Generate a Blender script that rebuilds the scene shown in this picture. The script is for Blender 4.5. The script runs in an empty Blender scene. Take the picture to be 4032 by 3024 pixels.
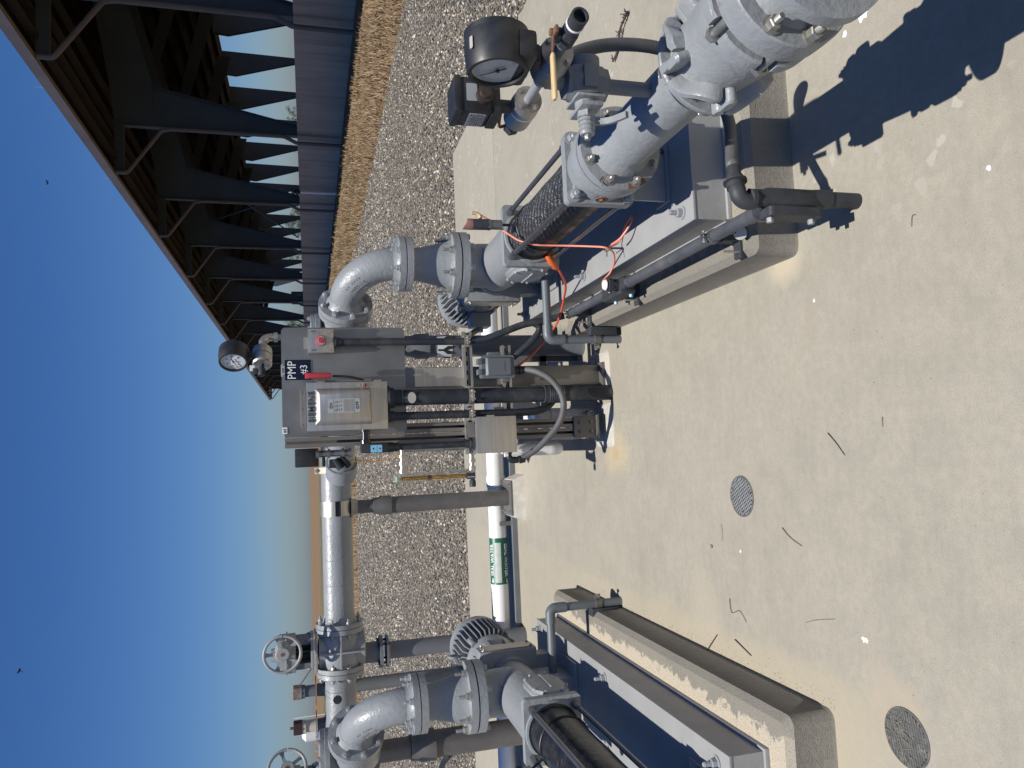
import bpy, bmesh, math, random
from mathutils import Vector, Matrix, Quaternion
random.seed(7)
R = math.radians
V = Vector
scene = bpy.context.scene
COL = scene.collection
ORG = {}

# ------------------------------------------------------------------ materials
def nodes(name):
    m = bpy.data.materials.new(name); m.use_nodes = True
    nt = m.node_tree; nt.nodes.clear()
    out = nt.nodes.new('ShaderNodeOutputMaterial'); b = nt.nodes.new('ShaderNodeBsdfPrincipled')
    nt.links.new(b.outputs[0], out.inputs[0])
    return m, nt, b
def N(nt, t, **k):
    n = nt.nodes.new(t)
    for a, v in k.items(): setattr(n, a, v)
    return n
def L(nt, a, b): nt.links.new(a, b)
def ramp(nt, fac, stops, interp='LINEAR'):
    r = N(nt, 'ShaderNodeValToRGB'); r.color_ramp.interpolation = interp
    el = r.color_ramp.elements
    while len(el) < len(stops): el.new(.5)
    for e, (p, c) in zip(el, stops):
        e.position = p; e.color = (c[0], c[1], c[2], 1) if not isinstance(c, (int, float)) else (c, c, c, 1)
    L(nt, fac, r.inputs[0]); return r.outputs[0]
def mix(nt, fac, a, b, mode='MIX'):
    n = N(nt, 'ShaderNodeMix', data_type='RGBA', blend_type=mode)
    for s, v in ((n.inputs[0], fac), (n.inputs[6], a), (n.inputs[7], b)):
        if hasattr(v, 'links'): L(nt, v, s)
        elif isinstance(v, (int, float)): s.default_value = v
        else: s.default_value = (v[0], v[1], v[2], 1)
    return n.outputs[2]
def math_(nt, op, a, b=None, clamp=False):
    n = N(nt, 'ShaderNodeMath', operation=op); n.use_clamp = clamp
    for i, v in enumerate((a, b)):
        if v is None: continue
        if hasattr(v, 'links'): L(nt, v, n.inputs[i])
        else: n.inputs[i].default_value = v
    return n.outputs[0]
def coord(nt, kind='Object', scale=None, rot=None):
    if kind == 'World': o = N(nt, 'ShaderNodeNewGeometry').outputs['Position']
    else: o = N(nt, 'ShaderNodeTexCoord').outputs[kind]
    if scale:
        m = N(nt, 'ShaderNodeMapping'); m.inputs['Scale'].default_value = scale
        if rot: m.inputs['Rotation'].default_value = rot
        L(nt, o, m.inputs[0]); o = m.outputs[0]
    return o
def noise(nt, co, scale, detail=4, rough=.55, dist=0):
    n = N(nt, 'ShaderNodeTexNoise'); n.inputs['Scale'].default_value = scale
    n.inputs['Detail'].default_value = detail; n.inputs['Roughness'].default_value = rough
    n.inputs['Distortion'].default_value = dist
    L(nt, co, n.inputs['Vector']); return n.outputs[0]
def bump(nt, b, h, strength=.3, dist=.01):
    n = N(nt, 'ShaderNodeBump'); n.inputs['Strength'].default_value = strength; n.inputs['Distance'].default_value = dist
    L(nt, h, n.inputs['Height']); L(nt, n.outputs[0], b.inputs['Normal'])
def setv(b, **k):
    nm = dict(rough='Roughness', metal='Metallic', spec='Specular IOR Level', trans='Transmission Weight', alpha='Alpha', coat='Coat Weight')
    for a, v in k.items(): b.inputs[nm[a]].default_value = v

def pmat(name, col, rough=.5, metal=0., var=.12, scale=7., bmp=0., bscale=60., dirt=None, dirt_amt=.5, dirt_lo=.55, dscale=5., spec=.5, stretch=None):
    m, nt, b = nodes(name)
    co = coord(nt, 'World', stretch)
    n1 = noise(nt, co, scale, 5)
    c = mix(nt, ramp(nt, n1, [(.3, 0), (.7, 1)]), [x * (1 - var) for x in col], [min(1, x * (1 + var)) for x in col])
    if dirt:
        n2 = noise(nt, co, dscale, 8, .65, .3)
        c = mix(nt, ramp(nt, n2, [(dirt_lo, 0), (dirt_lo + .12, dirt_amt)]), c, dirt)
    L(nt, c, b.inputs['Base Color'])
    setv(b, rough=rough, metal=metal, spec=spec)
    n3 = noise(nt, co, scale * 3, 3)
    L(nt, math_(nt, 'ADD', math_(nt, 'MULTIPLY', n3, .22), rough - .11, True), b.inputs['Roughness'])
    if bmp: bump(nt, b, noise(nt, co, bscale, 3), bmp, .004)
    return m

PAINT = (.262, .272, .274)
M = {}
M['paint'] = pmat('grey_paint', PAINT, .38, var=.08, bmp=.75, bscale=48, dirt=(.23, .22, .20), dirt_amt=.35, dirt_lo=.6, dscale=9)
M['paint_rust'] = pmat('grey_paint_rusting', PAINT, .42, var=.1, bmp=.75, bscale=48, dirt=(.15, .06, .035), dirt_amt=.8, dirt_lo=.635, dscale=15)
M['paint_base'] = pmat('grey_base_paint', (.30, .298, .288), .5, var=.08, bmp=.3, bscale=45, dirt=(.36, .30, .20), dirt_amt=.5, dirt_lo=.62, dscale=6)
M['paint_dark'] = pmat('dark_grey_paint', (.15, .158, .168), .5, var=.1, bmp=.25)
M['valve_paint'] = pmat('valve_grey_paint', (.30, .305, .30), .45, var=.1, bmp=.35, bscale=60, dirt=(.25, .15, .08), dirt_amt=.6, dirt_lo=.66, dscale=14)
M['rod'] = pmat('zinc_rod', (.24, .235, .235), .33, .85, var=.15)
M['steel_bolt'] = pmat('zinc_bolt', (.36, .35, .32), .45, .7, var=.2, scale=40)
M['bolt_paint'] = pmat('painted_bolt', (.30, .31, .315), .42, var=.1)
M['stainless'] = pmat('stainless_steel', (.50, .465, .405), .42, .85, var=.10, scale=5, stretch=(1, 1, 14), bmp=.06, bscale=50)
M['stainless_dark'] = pmat('weathered_stainless_plate', (.255, .25, .24), .42, .8, var=.2, scale=4, bmp=.04)
M['strut'] = pmat('strut_channel', (.22, .205, .185), .5, .6, var=.15, scale=6)
M['post_steel'] = pmat('weathered_steel_post', (.165, .155, .142), .5, .4, var=.16, scale=5, dirt=(.11, .095, .08), dirt_lo=.5)
M['pvc_conduit'] = pmat('coated_conduit', (.026, .03, .036), .5, var=.25, scale=9, dirt=(.075, .075, .075), dirt_amt=.6, dirt_lo=.5, dscale=7, spec=.35)
M['pvc_conduit_grey'] = pmat('faded_conduit', (.075, .08, .088), .5, var=.2, scale=12, dirt=(.15, .145, .135), dirt_amt=.5, dirt_lo=.55)
M['pvc_dark'] = pmat('dark_fitting', (.04, .043, .048), .55, var=.25, scale=20, bmp=.2, spec=.35)
M['flex_grey'] = pmat('grey_flex_conduit', (.11, .11, .108), .55, var=.15)
M['grey_plastic'] = pmat('grey_plastic', (.13, .14, .15), .4, var=.08)
M['grey_pvc'] = pmat('grey_pvc_pipe', (.125, .14, .152), .45, var=.1)
M['white_pvc'] = pmat('white_pvc_pipe', (.80, .79, .76), .35, var=.04, dirt=(.55, .50, .40), dirt_amt=.4, dirt_lo=.64)
M['black'] = pmat('black_plastic', (.018, .019, .021), .45, var=.3, scale=15, dirt=(.05, .05, .048), dirt_lo=.5)
M['black_gloss'] = pmat('glossy_black', (.012, .013, .016), .18, var=.2)
M['white'] = pmat('white_face', (.78, .78, .76), .4, var=.04)
M['dial'] = pmat('dial_face', (.42, .43, .42), .35, var=.12, scale=18)
M['navy'] = pmat('navy_sign', (.004, .010, .03), .5, var=.1, spec=.25)
M['red'] = pmat('red_grip', (.52, .045, .06), .42, var=.15, scale=20)
M['ltblue'] = pmat('blue_label', (.22, .50, .68), .4, var=.05)
M['green'] = pmat('green_label', (.012, .12, .075), .4, var=.15, scale=12)
M['sage'] = pmat('sage_green_coating', (.22, .31, .24), .6, var=.12)
M['faded'] = pmat('faded_label_patch', (.48, .52, .46), .5, var=.15, scale=25)
M['rust'] = pmat('rusty_steel', (.17, .085, .05), .75, .1, var=.35, scale=16, bmp=.4)
M['rust_grey'] = pmat('rusting_grey_cap', (.30, .27, .25), .6, .2, var=.2, scale=20, dirt=(.22, .10, .05), dirt_lo=.5, dirt_amt=.8, dscale=12)
M['maroon'] = pmat('maroon_nut', (.055, .022, .025), .6, var=.3)
M['orange'] = pmat('orange_plug', (.75, .15, .025), .45, var=.06)
M['coral'] = pmat('coral_cable', (.80, .27, .18), .45, var=.06)
M['red_cord'] = pmat('orange_red_cable', (.62, .10, .045), .45, var=.08)
M['tan_grip'] = pmat('faded_yellow_handle', (.62, .44, .22), .5, var=.12, scale=40)
M['bronze'] = pmat('dark_bronze', (.07, .05, .04), .5, .3)
M['copper'] = pmat('copper_cap', (.34, .17, .12), .5, .2, var=.15)
M['amber'] = pmat('amber_fluid', (.36, .19, .035), .3, var=.2)
M['tag'] = pmat('metal_tag', (.50, .47, .40), .45, .3, var=.1)
M['label_grey'] = pmat('grey_label', (.36, .37, .36), .5, var=.06)
M['ink'] = pmat('dark_ink', (.03, .03, .03), .6)
M['cream'] = pmat('cream_clamp', (.62, .55, .42), .5, var=.1)
M['twig'] = pmat('dry_twig', (.085, .05, .045), .8, var=.3, scale=60)
M['stalk'] = pmat('dry_stalk', (.22, .18, .11), .8, var=.2, scale=60)
M['dropping'] = pmat('bird_dropping', (.82, .82, .80), .8, var=.05)
M['grout'] = pmat('pale_grout', (.46, .43, .37), .85, var=.14, scale=20, bmp=.6, bscale=70)
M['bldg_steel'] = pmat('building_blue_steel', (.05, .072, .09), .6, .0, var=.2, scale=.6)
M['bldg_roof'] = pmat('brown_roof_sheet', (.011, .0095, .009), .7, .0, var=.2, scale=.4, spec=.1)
M['bldg_purlin_lit'] = pmat('brown_purlin_lit', (.05, .046, .044), .7, .0, var=.2, scale=.4, spec=.1)
M['letter'] = pmat('shaded_pressed_letter', (.10, .10, .095), .5, .5)  # dark tone puts the shade at the letters' edges into their colour
M['bldg_gutter'] = pmat('tan_gutter', (.24, .20, .17), .6, .1, var=.15, scale=1)
M['bldg_pipe'] = pmat('grey_downspout', (.13, .115, .105), .6, .1, var=.15, scale=1)
M['tin'] = pmat('pale_metal', (.5, .5, .5), .4, .6)
M['leaf'] = pmat('tree_leaf', (.06, .085, .035), .7, var=.5, scale=.8)
M['bark'] = pmat('tree_bark', (.09, .07, .05), .9, var=.3)
M['feather'] = pmat('dark_feather', (.02, .02, .022), .8)
M['tractor_green'] = pmat('tractor_body', (.03, .06, .06), .5)
M['rubber'] = pmat('black_rubber', (.015, .015, .016), .75, var=.3, scale=20)

def m_glass():
    m, nt, b = nodes('clear_acrylic'); b.inputs['Base Color'].default_value = (.9, .93, .92, 1)
    setv(b, rough=.05, trans=1.); b.inputs['IOR'].default_value = 1.2; return m
M['acrylic'] = m_glass()
def m_window():
    m, nt, b = nodes('tinted_window'); b.inputs['Base Color'].default_value = (.16, .26, .25, 1); setv(b, rough=.1); return m
M['window'] = m_window()

def m_concrete(name, base, ground=False):
    m, nt, b = nodes(name); co = coord(nt, 'World')
    n1 = noise(nt, co, 1.3, 6, .6); n2 = noise(nt, co, 9, 6, .65); n3 = noise(nt, co, 260, 2, .7)
    streak = noise(nt, coord(nt, 'World', (2.2, 24, 8), (0, 0, .1)), 1.6, 5, .6)
    c = mix(nt, ramp(nt, n1, [(.33, 0), (.68, 1)]), [x * .86 for x in base], [x * 1.1 for x in base])
    c = mix(nt, ramp(nt, n2, [(.35, 0), (.66, .7)]), c, (base[0] * 1.17, base[1] * 1.16, base[2] * 1.14))
    n4 = noise(nt, co, 38, 4, .65)
    c = mix(nt, ramp(nt, n4, [(.38, .35), (.6, 0)]), c, [x * .8 for x in base])
    c = mix(nt, ramp(nt, streak, [(.42, 0), (.6, .16)]), c, (base[0] * 1.18, base[1] * 1.18, base[2] * 1.18))
    c = mix(nt, ramp(nt, n3, [(.36, .42), (.5, 0)]), c, [x * .6 for x in base])
    pin = N(nt, 'ShaderNodeTexVoronoi'); pin.inputs['Scale'].default_value = 23; L(nt, co, pin.inputs['Vector'])
    c = mix(nt, ramp(nt, pin.outputs['Distance'], [(.03, .6), (.05, 0)]), c, [x * .4 for x in base])
    if ground:
        sx = N(nt, 'ShaderNodeSeparateXYZ'); L(nt, co, sx.inputs[0])
        X, Y = sx.outputs[0], sx.outputs[1]
        wob = math_(nt, 'MULTIPLY', math_(nt, 'SUBTRACT', noise(nt, co, 5, 4), .5), .22)
        # ochre tide mark along the left plinth and around its rounded corner
        d = math_(nt, 'ADD', math_(nt, 'ADD', X, .89), wob)
        near = math_(nt, 'MULTIPLY', ramp(nt, d, [(0, 1), (.07, .9), (.15, 0)]), ramp(nt, math_(nt, 'MULTIPLY', Y, .1), [(.17, 0), (.2, 1), (.33, 1), (.42, .25)]))
        far = math_(nt, 'MULTIPLY', ramp(nt, math_(nt, 'ADD', math_(nt, 'MULTIPLY', math_(nt, 'SUBTRACT', 2.09, Y), 1.), wob), [(.0, .7), (.08, .6), (.15, 0)]), ramp(nt, math_(nt, 'ADD', math_(nt, 'MULTIPLY', X, -1), -.75), [(0, 0), (.05, 1)]))
        c = mix(nt, math_(nt, 'MULTIPLY', near, .55), c, (.40, .345, .24))
        c = mix(nt, math_(nt, 'MULTIPLY', far, .4), c, (.39, .34, .25))
        # rusty wash behind the panel post
        def spot(cx, cy, r, col, amt, c):
            n = N(nt, 'ShaderNodeVectorMath', operation='DISTANCE'); L(nt, co, n.inputs[0]); n.inputs[1].default_value = (cx, cy, 0)
            f = math_(nt, 'ADD', n.outputs['Value'], math_(nt, 'MULTIPLY', wob, r * 6))
            return mix(nt, ramp(nt, f, [(r * .45, amt), (r, 0)]), c, col)
        for s in ((-.06, 3.74, .17, (.50, .40, .24), .5), (-.07, 3.76, .05, (.46, .27, .1), .45), (.3, 3.64, .17, (.33, .285, .23), .5), (.62, 2.2, .12, (.55, .46, .32), .6),
                  (-.74, 1.9, .08, (.40, .33, .25), .35), (-.92, 1.62, .12, (.33, .27, .21), .45), (-.84, 1.81, .13, (.40, .33, .24), .6),
                  (-.72, 2.9, .16, (.42, .36, .27), .4), (-.15, 5.55, .5, (.48, .42, .33), .4)): c = spot(*s, c)
        # old pale splashes
        v = N(nt, 'ShaderNodeTexVoronoi'); v.inputs['Scale'].default_value = 12
        dv = N(nt, 'ShaderNodeVectorMath', operation='ADD'); L(nt, co, dv.inputs[0]); dn_ = N(nt, 'ShaderNodeTexNoise'); dn_.inputs['Scale'].default_value = 20; L(nt, co, dn_.inputs['Vector'])
        ds_ = N(nt, 'ShaderNodeVectorMath', operation='SCALE'); L(nt, dn_.outputs['Color'], ds_.inputs[0]); ds_.inputs['Scale'].default_value = .06; L(nt, ds_.outputs[0], dv.inputs[1]); L(nt, dv.outputs[0], v.inputs['Vector'])
        reg = ramp(nt, noise(nt, co, 2.1, 2), [(.5, 0), (.6, 1)])
        reg = math_(nt, 'MULTIPLY', reg, ramp(nt, math_(nt, 'ADD', X, 0.), [(.55, 0), (.75, 1)]))
        c = mix(nt, math_(nt, 'MULTIPLY', ramp(nt, v.outputs['Distance'], [(.2, .55), (.27, 0)]), reg), c, (.47, .44, .37))
        # a faint damp run from the right plinth corner
        run = math_(nt, 'ABSOLUTE', math_(nt, 'SUBTRACT', math_(nt, 'SUBTRACT', Y, 2.04), math_(nt, 'MULTIPLY', math_(nt, 'SUBTRACT', X, .6), math_(nt, 'SUBTRACT', X, .6))))
        run = math_(nt, 'ADD', run, math_(nt, 'MULTIPLY', wob, .25))
        c = mix(nt, math_(nt, 'MULTIPLY', ramp(nt, run, [(.012, .35), (.05, 0)]), ramp(nt, math_(nt, 'ADD', X, .3), [(.3, 0), (.55, 1), (.86, 1), (.9, 0)])), c, (.33, .28, .21))
    L(nt, c, b.inputs['Base Color']); setv(b, rough=.88, spec=.25)
    h = math_(nt, 'ADD', math_(nt, 'MULTIPLY', n3, .5), n2)
    bump(nt, b, h, .35 if ground else .6, .006)
    return m
M['slab'] = m_concrete('slab_concrete', (.335, .306, .245), True)
M['plinth'] = m_concrete('plinth_concrete', (.33, .30, .235))
def m_plinth():
    m, nt, b = nodes('plinth_concrete_flaking'); co = coord(nt, 'World')
    base = (.24, .22, .182)
    n1 = noise(nt, co, 4, 6, .6); n3 = noise(nt, co, 240, 2); n2 = noise(nt, co, 14, 7, .7, .6)
    c = mix(nt, n1, [x * .8 for x in base], [x * 1.2 for x in base])
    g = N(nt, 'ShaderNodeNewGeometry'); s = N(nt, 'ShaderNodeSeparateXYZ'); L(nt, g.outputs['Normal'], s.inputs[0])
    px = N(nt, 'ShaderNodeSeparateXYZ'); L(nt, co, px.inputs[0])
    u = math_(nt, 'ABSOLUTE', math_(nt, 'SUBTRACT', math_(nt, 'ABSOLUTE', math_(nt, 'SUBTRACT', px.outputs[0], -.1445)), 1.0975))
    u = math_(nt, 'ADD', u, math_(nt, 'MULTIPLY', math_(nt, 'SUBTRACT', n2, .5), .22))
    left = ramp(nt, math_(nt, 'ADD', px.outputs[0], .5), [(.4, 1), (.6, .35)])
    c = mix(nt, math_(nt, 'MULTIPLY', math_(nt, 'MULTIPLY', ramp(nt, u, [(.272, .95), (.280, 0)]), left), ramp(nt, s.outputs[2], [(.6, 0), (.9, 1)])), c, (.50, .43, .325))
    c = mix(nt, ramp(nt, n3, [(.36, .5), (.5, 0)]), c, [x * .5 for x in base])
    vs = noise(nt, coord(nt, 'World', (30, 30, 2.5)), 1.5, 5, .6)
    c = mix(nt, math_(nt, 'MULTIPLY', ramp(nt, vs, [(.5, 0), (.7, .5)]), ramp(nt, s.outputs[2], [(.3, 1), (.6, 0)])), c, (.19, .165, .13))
    L(nt, c, b.inputs['Base Color']); setv(b, rough=.9, spec=.2)
    bump(nt, b, math_(nt, 'ADD', math_(nt, 'MULTIPLY', n3, .5), n2), .7, .006); return m
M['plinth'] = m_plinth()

STONES = [(.0, (.075, .068, .062)), (.18, (.15, .14, .122)), (.4, (.235, .21, .172)), (.56, (.17, .158, .145)), (.74, (.32, .265, .195)), (.88, (.46, .39, .29)), (1, (.74, .68, .58))]
def m_gravel():
    m, nt, b = nodes('gravel_ground'); co = coord(nt, 'World')
    def layer(sc):
        v = N(nt, 'ShaderNodeTexVoronoi'); v.inputs['Scale'].default_value = sc; L(nt, co, v.inputs['Vector'])
        s = N(nt, 'ShaderNodeSeparateColor'); L(nt, v.outputs['Color'], s.inputs[0])
        return ramp(nt, s.outputs[0], STONES), v.outputs['Distance']
    c1, d1 = layer(24); c2, d2 = layer(46)
    sel = ramp(nt, noise(nt, co, 15, 2), [(.47, 0), (.53, 1)])
    c = mix(nt, sel, c1, c2)
    c = mix(nt, ramp(nt, d1, [(.32, 0), (.62, .7)]), c, (.045, .04, .034))
    c3, d3 = layer(8.5)
    cd_ = N(nt, 'ShaderNodeSeparateXYZ'); L(nt, co, cd_.inputs[0])
    c = mix(nt, ramp(nt, math_(nt, 'MULTIPLY', cd_.outputs[1], .02), [(.2, 0), (.5, .45)]), c, mix(nt, 1., c3, (.72, .72, .72), 'MULTIPLY'))  # far stones darkened, the shade they cast on each other put into colour
    big = noise(nt, co, .35, 4)
    c = mix(nt, ramp(nt, big, [(.5, 0), (.8, .22)]), c, (.24, .20, .15))
    c = mix(nt, 1., c, (.92, .90, .88), 'MULTIPLY')
    L(nt, c, b.inputs['Base Color']); setv(b, rough=.9, spec=.2)
    bump(nt, b, math_(nt, 'SUBTRACT', 1, d1), 1., .03)
    return m
M['gravel'] = m_gravel()
def m_island(name, stops, rough=.85):
    m, nt, b = nodes(name); g = N(nt, 'ShaderNodeNewGeometry')
    L(nt, ramp(nt, g.outputs['Random Per Island'], stops), b.inputs['Base Color']); setv(b, rough=rough, spec=.2); return m
M['stone'] = m_island('loose_stone', STONES)
M['straw'] = m_island('dry_straw', [(0, (.16, .108, .062)), (.5, (.27, .19, .11)), (1, (.52, .41, .25))])
def m_field():
    m, nt, b = nodes('dry_field_soil'); co = coord(nt, 'World')
    band = noise(nt, coord(nt, 'World', (.02, .12, 1)), 1., 5); n2 = noise(nt, co, 1.7, 6); n3 = noise(nt, co, 16, 4)
    c = mix(nt, n2, (.15, .095, .055), (.215, .145, .085))
    c = mix(nt, ramp(nt, band, [(.5, 0), (.62, .8)]), c, (.25, .175, .095))
    c = mix(nt, ramp(nt, n3, [(.4, .5), (.55, 0)]), c, (.13, .085, .045))
    L(nt, c, b.inputs['Base Color']); setv(b, rough=.95, spec=.1); bump(nt, b, n3, .8, .05); return m
M['field'] = m_field()
M['crop'] = pmat('green_crop', (.10, .115, .055), .9, var=.4, scale=.3)

def m_stator():
    m, nt, b = nodes('printed_black_sleeve'); co = coord(nt, 'World')
    w = noise(nt, coord(nt, 'World', (1, 1, 1), (0, .6, .5)), 80, 1, .4, 1.2)
    line = ramp(nt, math_(nt, 'ABSOLUTE', math_(nt, 'SUBTRACT', w, .5)), [(.012, 1), (.034, 0)])
    rows = N(nt, 'ShaderNodeTexWave', wave_type='BANDS', bands_direction='DIAGONAL'); rows.inputs['Scale'].default_value = 15
    rows.inputs['Distortion'].default_value = .6; L(nt, co, rows.inputs['Vector'])
    s = N(nt, 'ShaderNodeNewGeometry'); z = N(nt, 'ShaderNodeSeparateXYZ'); L(nt, s.outputs['Normal'], z.inputs[0])
    f = math_(nt, 'MULTIPLY', line, ramp(nt, rows.outputs[0], [(.3, 0), (.5, 1)]))
    f = math_(nt, 'MULTIPLY', f, ramp(nt, z.outputs[2], [(.25, 0), (.42, 1)]))
    big = noise(nt, co, 9, 3)
    f = math_(nt, 'MULTIPLY', f, ramp(nt, big, [(.3, .25), (.5, .9)]))
    c = mix(nt, f, mix(nt, big, (.012, .012, .014), (.035, .034, .034)), (.42, .42, .41))
    L(nt, c, b.inputs['Base Color'])
    L(nt, ramp(nt, noise(nt, co, 14, 2), [(.4, .28), (.6, .6)]), b.inputs['Roughness'])
    bump(nt, b, big, .5, .01); return m
M['stator'] = m_stator()
M['stator_worn'] = pmat('worn_black_sleeve', (.016, .016, .018), .3, var=.6, scale=16, dirt=(.10, .10, .10), dirt_lo=.60, dirt_amt=.7, dscale=26, bmp=.8, bscale=14)

# ------------------------------------------------------------------ mesh builder
class MB:
    def __init__(s): s.bm = bmesh.new()
    def _v(s, p): return s.bm.verts.new(p)
    def face(s, vs):
        try: return s.bm.faces.new(vs)
        except ValueError: return None
    def box(s, x0, x1, y0, y1, z0, z1, bev=0., rot=None):
        t = bmesh.new(); c = V(((x0 + x1) / 2, (y0 + y1) / 2, (z0 + z1) / 2))
        bmesh.ops.create_cube(t, size=1)
        bmesh.ops.scale(t, vec=(x1 - x0, y1 - y0, z1 - z0), verts=t.verts)
        if bev: bmesh.ops.bevel(t, geom=t.edges[:], offset=bev, segments=2, profile=.6, affect='EDGES')
        if rot: bmesh.ops.rotate(t, cent=(0, 0, 0), matrix=rot, verts=t.verts)
        bmesh.ops.translate(t, vec=c, verts=t.verts); s.join(t); return s
    def join(s, t):
        mp = {v: s.bm.verts.new(v.co) for v in t.verts}
        for f in t.faces: s.face([mp[v] for v in f.verts])
        t.free()
    def rings(s, rings, cap=True, closed=False):
        rv = [[s._v(p) for p in r] for r in rings]; n = len(rv[0])
        m = len(rv)
        for i in range(m if closed else m - 1):
            a, b = rv[i], rv[(i + 1) % m]
            for k in range(n): s.face([a[k], a[(k + 1) % n], b[(k + 1) % n], b[k]])
        if cap and not closed:
            s.face(rv[0][::-1]); s.face(rv[-1])
        return s
    def lathe(s, p0, ax, prof, n=32, cap=True, sx=1., sy=1.):
        ax = V(ax).normalized(); u = ax.orthogonal().normalized() if abs(ax.z) < .999 else V((1, 0, 0)); w = ax.cross(u)
        p0 = V(p0)
        s.rings([[p0 + ax * t + (u * math.cos(2 * math.pi * k / n) * sx + w * math.sin(2 * math.pi * k / n) * sy) * r for k in range(n)] for t, r in prof], cap); return s
    def cyl(s, p0, p1, r, r2=None, n=24):
        d = V(p1) - V(p0); s.lathe(p0, d, [(0, r), (d.length, r if r2 is None else r2)], n); return s
    def tube(s, pts, r, n=12, cap=True, rib=None):
        pts = [V(p) for p in pts]
        T = [(pts[min(i + 1, len(pts) - 1)] - pts[max(i - 1, 0)]).normalized() for i in range(len(pts))]
        u = T[0].orthogonal().normalized(); out = []
        for i, p in enumerate(pts):
            u = (u - T[i] * u.dot(T[i])).normalized(); w = T[i].cross(u)
            rr = r[i] if isinstance(r, (list, tuple)) else r
            if rib and i % 2: rr *= rib
            out.append([p + (u * math.cos(2 * math.pi * k / n) + w * math.sin(2 * math.pi * k / n)) * rr for k in range(n)])
        s.rings(out, cap); return s
    def prism(s, poly, o, u, v, h):
        o, u, v = V(o), V(u), V(v); w = u.cross(v).normalized() * h
        a = [o + u * x + v * y for x, y in poly]
        s.rings([a, [p + w for p in a]]); return s
    def hexa(s, p, ax, r, h): s.lathe(p, ax, [(0, r), (h * .85, r), (h, r * .9)], 6); return s
    def sphere(s, c, r, n=16, sz=1.):
        s.lathe(V(c) - V((0, 0, r * sz)), (0, 0, 1), [(r * sz - math.cos(math.pi * i / n) * r * sz, max(r * math.sin(math.pi * i / n), 1e-4)) for i in range(n + 1)], n * 2); return s
    def mesh(s, name, smooth=38):
        bm = s.bm
        bmesh.ops.remove_doubles(bm, verts=bm.verts, dist=1e-6)
        bmesh.ops.recalc_face_normals(bm, faces=bm.faces)
        for f in bm.faces: f.smooth = True
        me = bpy.data.meshes.new(name); bm.to_mesh(me); bm.free()
        me.set_sharp_from_angle(angle=R(smooth)); return me
    def build(s, name, mat, parent, smooth=38, label=None):
        me = s.mesh(name, smooth)
        o = bpy.data.objects.new(name, me); COL.objects.link(o)
        me.materials.append(M[mat] if isinstance(mat, str) else mat)
        root = parent
        while root.parent: root = root.parent
        me.transform(Matrix.Translation(-ORG[root])); o.parent = parent
        if label: o['label'] = label
        return o
    def thing(s, name, mat, label, cat, group=None, kind=None, smooth=38):
        me = s.mesh(name, smooth)
        xs = [v.co for v in me.vertices]
        org = V((sum(c.x for c in xs) / len(xs), sum(c.y for c in xs) / len(xs), min(c.z for c in xs)))
        me.transform(Matrix.Translation(-org))
        o = bpy.data.objects.new(name, me); COL.objects.link(o); o.location = org; ORG[o] = org
        me.materials.append(M[mat] if isinstance(mat, str) else mat)
        tag(o, label, cat, group, kind); return o
def tag(o, label=None, cat=None, group=None, kind=None):
    for k, v in (('label', label), ('category', cat), ('group', group), ('kind', kind)):
        if v: o[k] = v
def thing(name, loc, label, cat, group=None):
    o = bpy.data.objects.new(name, None); COL.objects.link(o); o.location = V(loc); ORG[o] = V(loc)
    o.empty_display_size = .05; tag(o, label, cat, group); return o
def copy_tree(o, off, parent=None, **over):
    c = o.copy(); COL.objects.link(c)
    if parent is None:
        c.location = o.location + V(off); ORG[c] = ORG[o] + V(off)
        tag(c, **over)
    else: c.parent = parent
    for ch in list(o.children): copy_tree(ch, off, c)
    return c
BOLTS = {}
def bolt(parent, p, ax, r=.011, stud=.02, mat='bolt_paint', name='bolt', washer=True):
    key = (round(r, 4), round(stud, 4), mat)
    if key not in BOLTS:
        b = MB()
        if washer: b.lathe((0, 0, 0), (0, 0, 1), [(0, r * 1.55), (r * .22, r * 1.55)], 16)
        b.hexa((0, 0, r * .22), (0, 0, 1), r * 1.08, r * 1.25)
        if stud:
            pr = [(0, r * .58)]
            for i in range(9): pr += [(r * 1.45 + stud * i / 9, r * (.6 if i % 2 else .53))]
            pr += [(r * 1.45 + stud, r * .45)]
            b.lathe((0, 0, 0), (0, 0, 1), pr, 10)
        me = b.mesh(name, 25); me.materials.append(M[mat]); BOLTS[key] = me
    o = bpy.data.objects.new(name, BOLTS[key]); COL.objects.link(o)
    root = parent
    while root.parent: root = root.parent
    o.parent = parent; o.location = V(p) - ORG[root]
    o.rotation_mode = 'QUATERNION'; o.rotation_quaternion = V((0, 0, 1)).rotation_difference(V(ax).normalized()) @ Quaternion((0, 0, 1), random.random())
    return o
def bolt_ring(parent, c, ax, rad, n, r=.011, stud=.02, mat='bolt_paint', ph=0., name='bolt'):
    ax = V(ax).normalized(); u = ax.orthogonal().normalized() if abs(ax.z) < .999 else V((1, 0, 0)); w = ax.cross(u)
    for k in range(n):
        a = 2 * math.pi * (k + ph) / n
        bolt(parent, V(c) + (u * math.cos(a) + w * math.sin(a)) * rad, ax, r, stud, mat, name)
def arc(c, u, v, r, a0, a1, n=12):
    c, u, v = V(c), V(u).normalized(), V(v).normalized()
    return [c + u * r * math.cos(R(a0 + (a1 - a0) * i / n)) + v * r * math.sin(R(a0 + (a1 - a0) * i / n)) for i in range(n + 1)]
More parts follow.
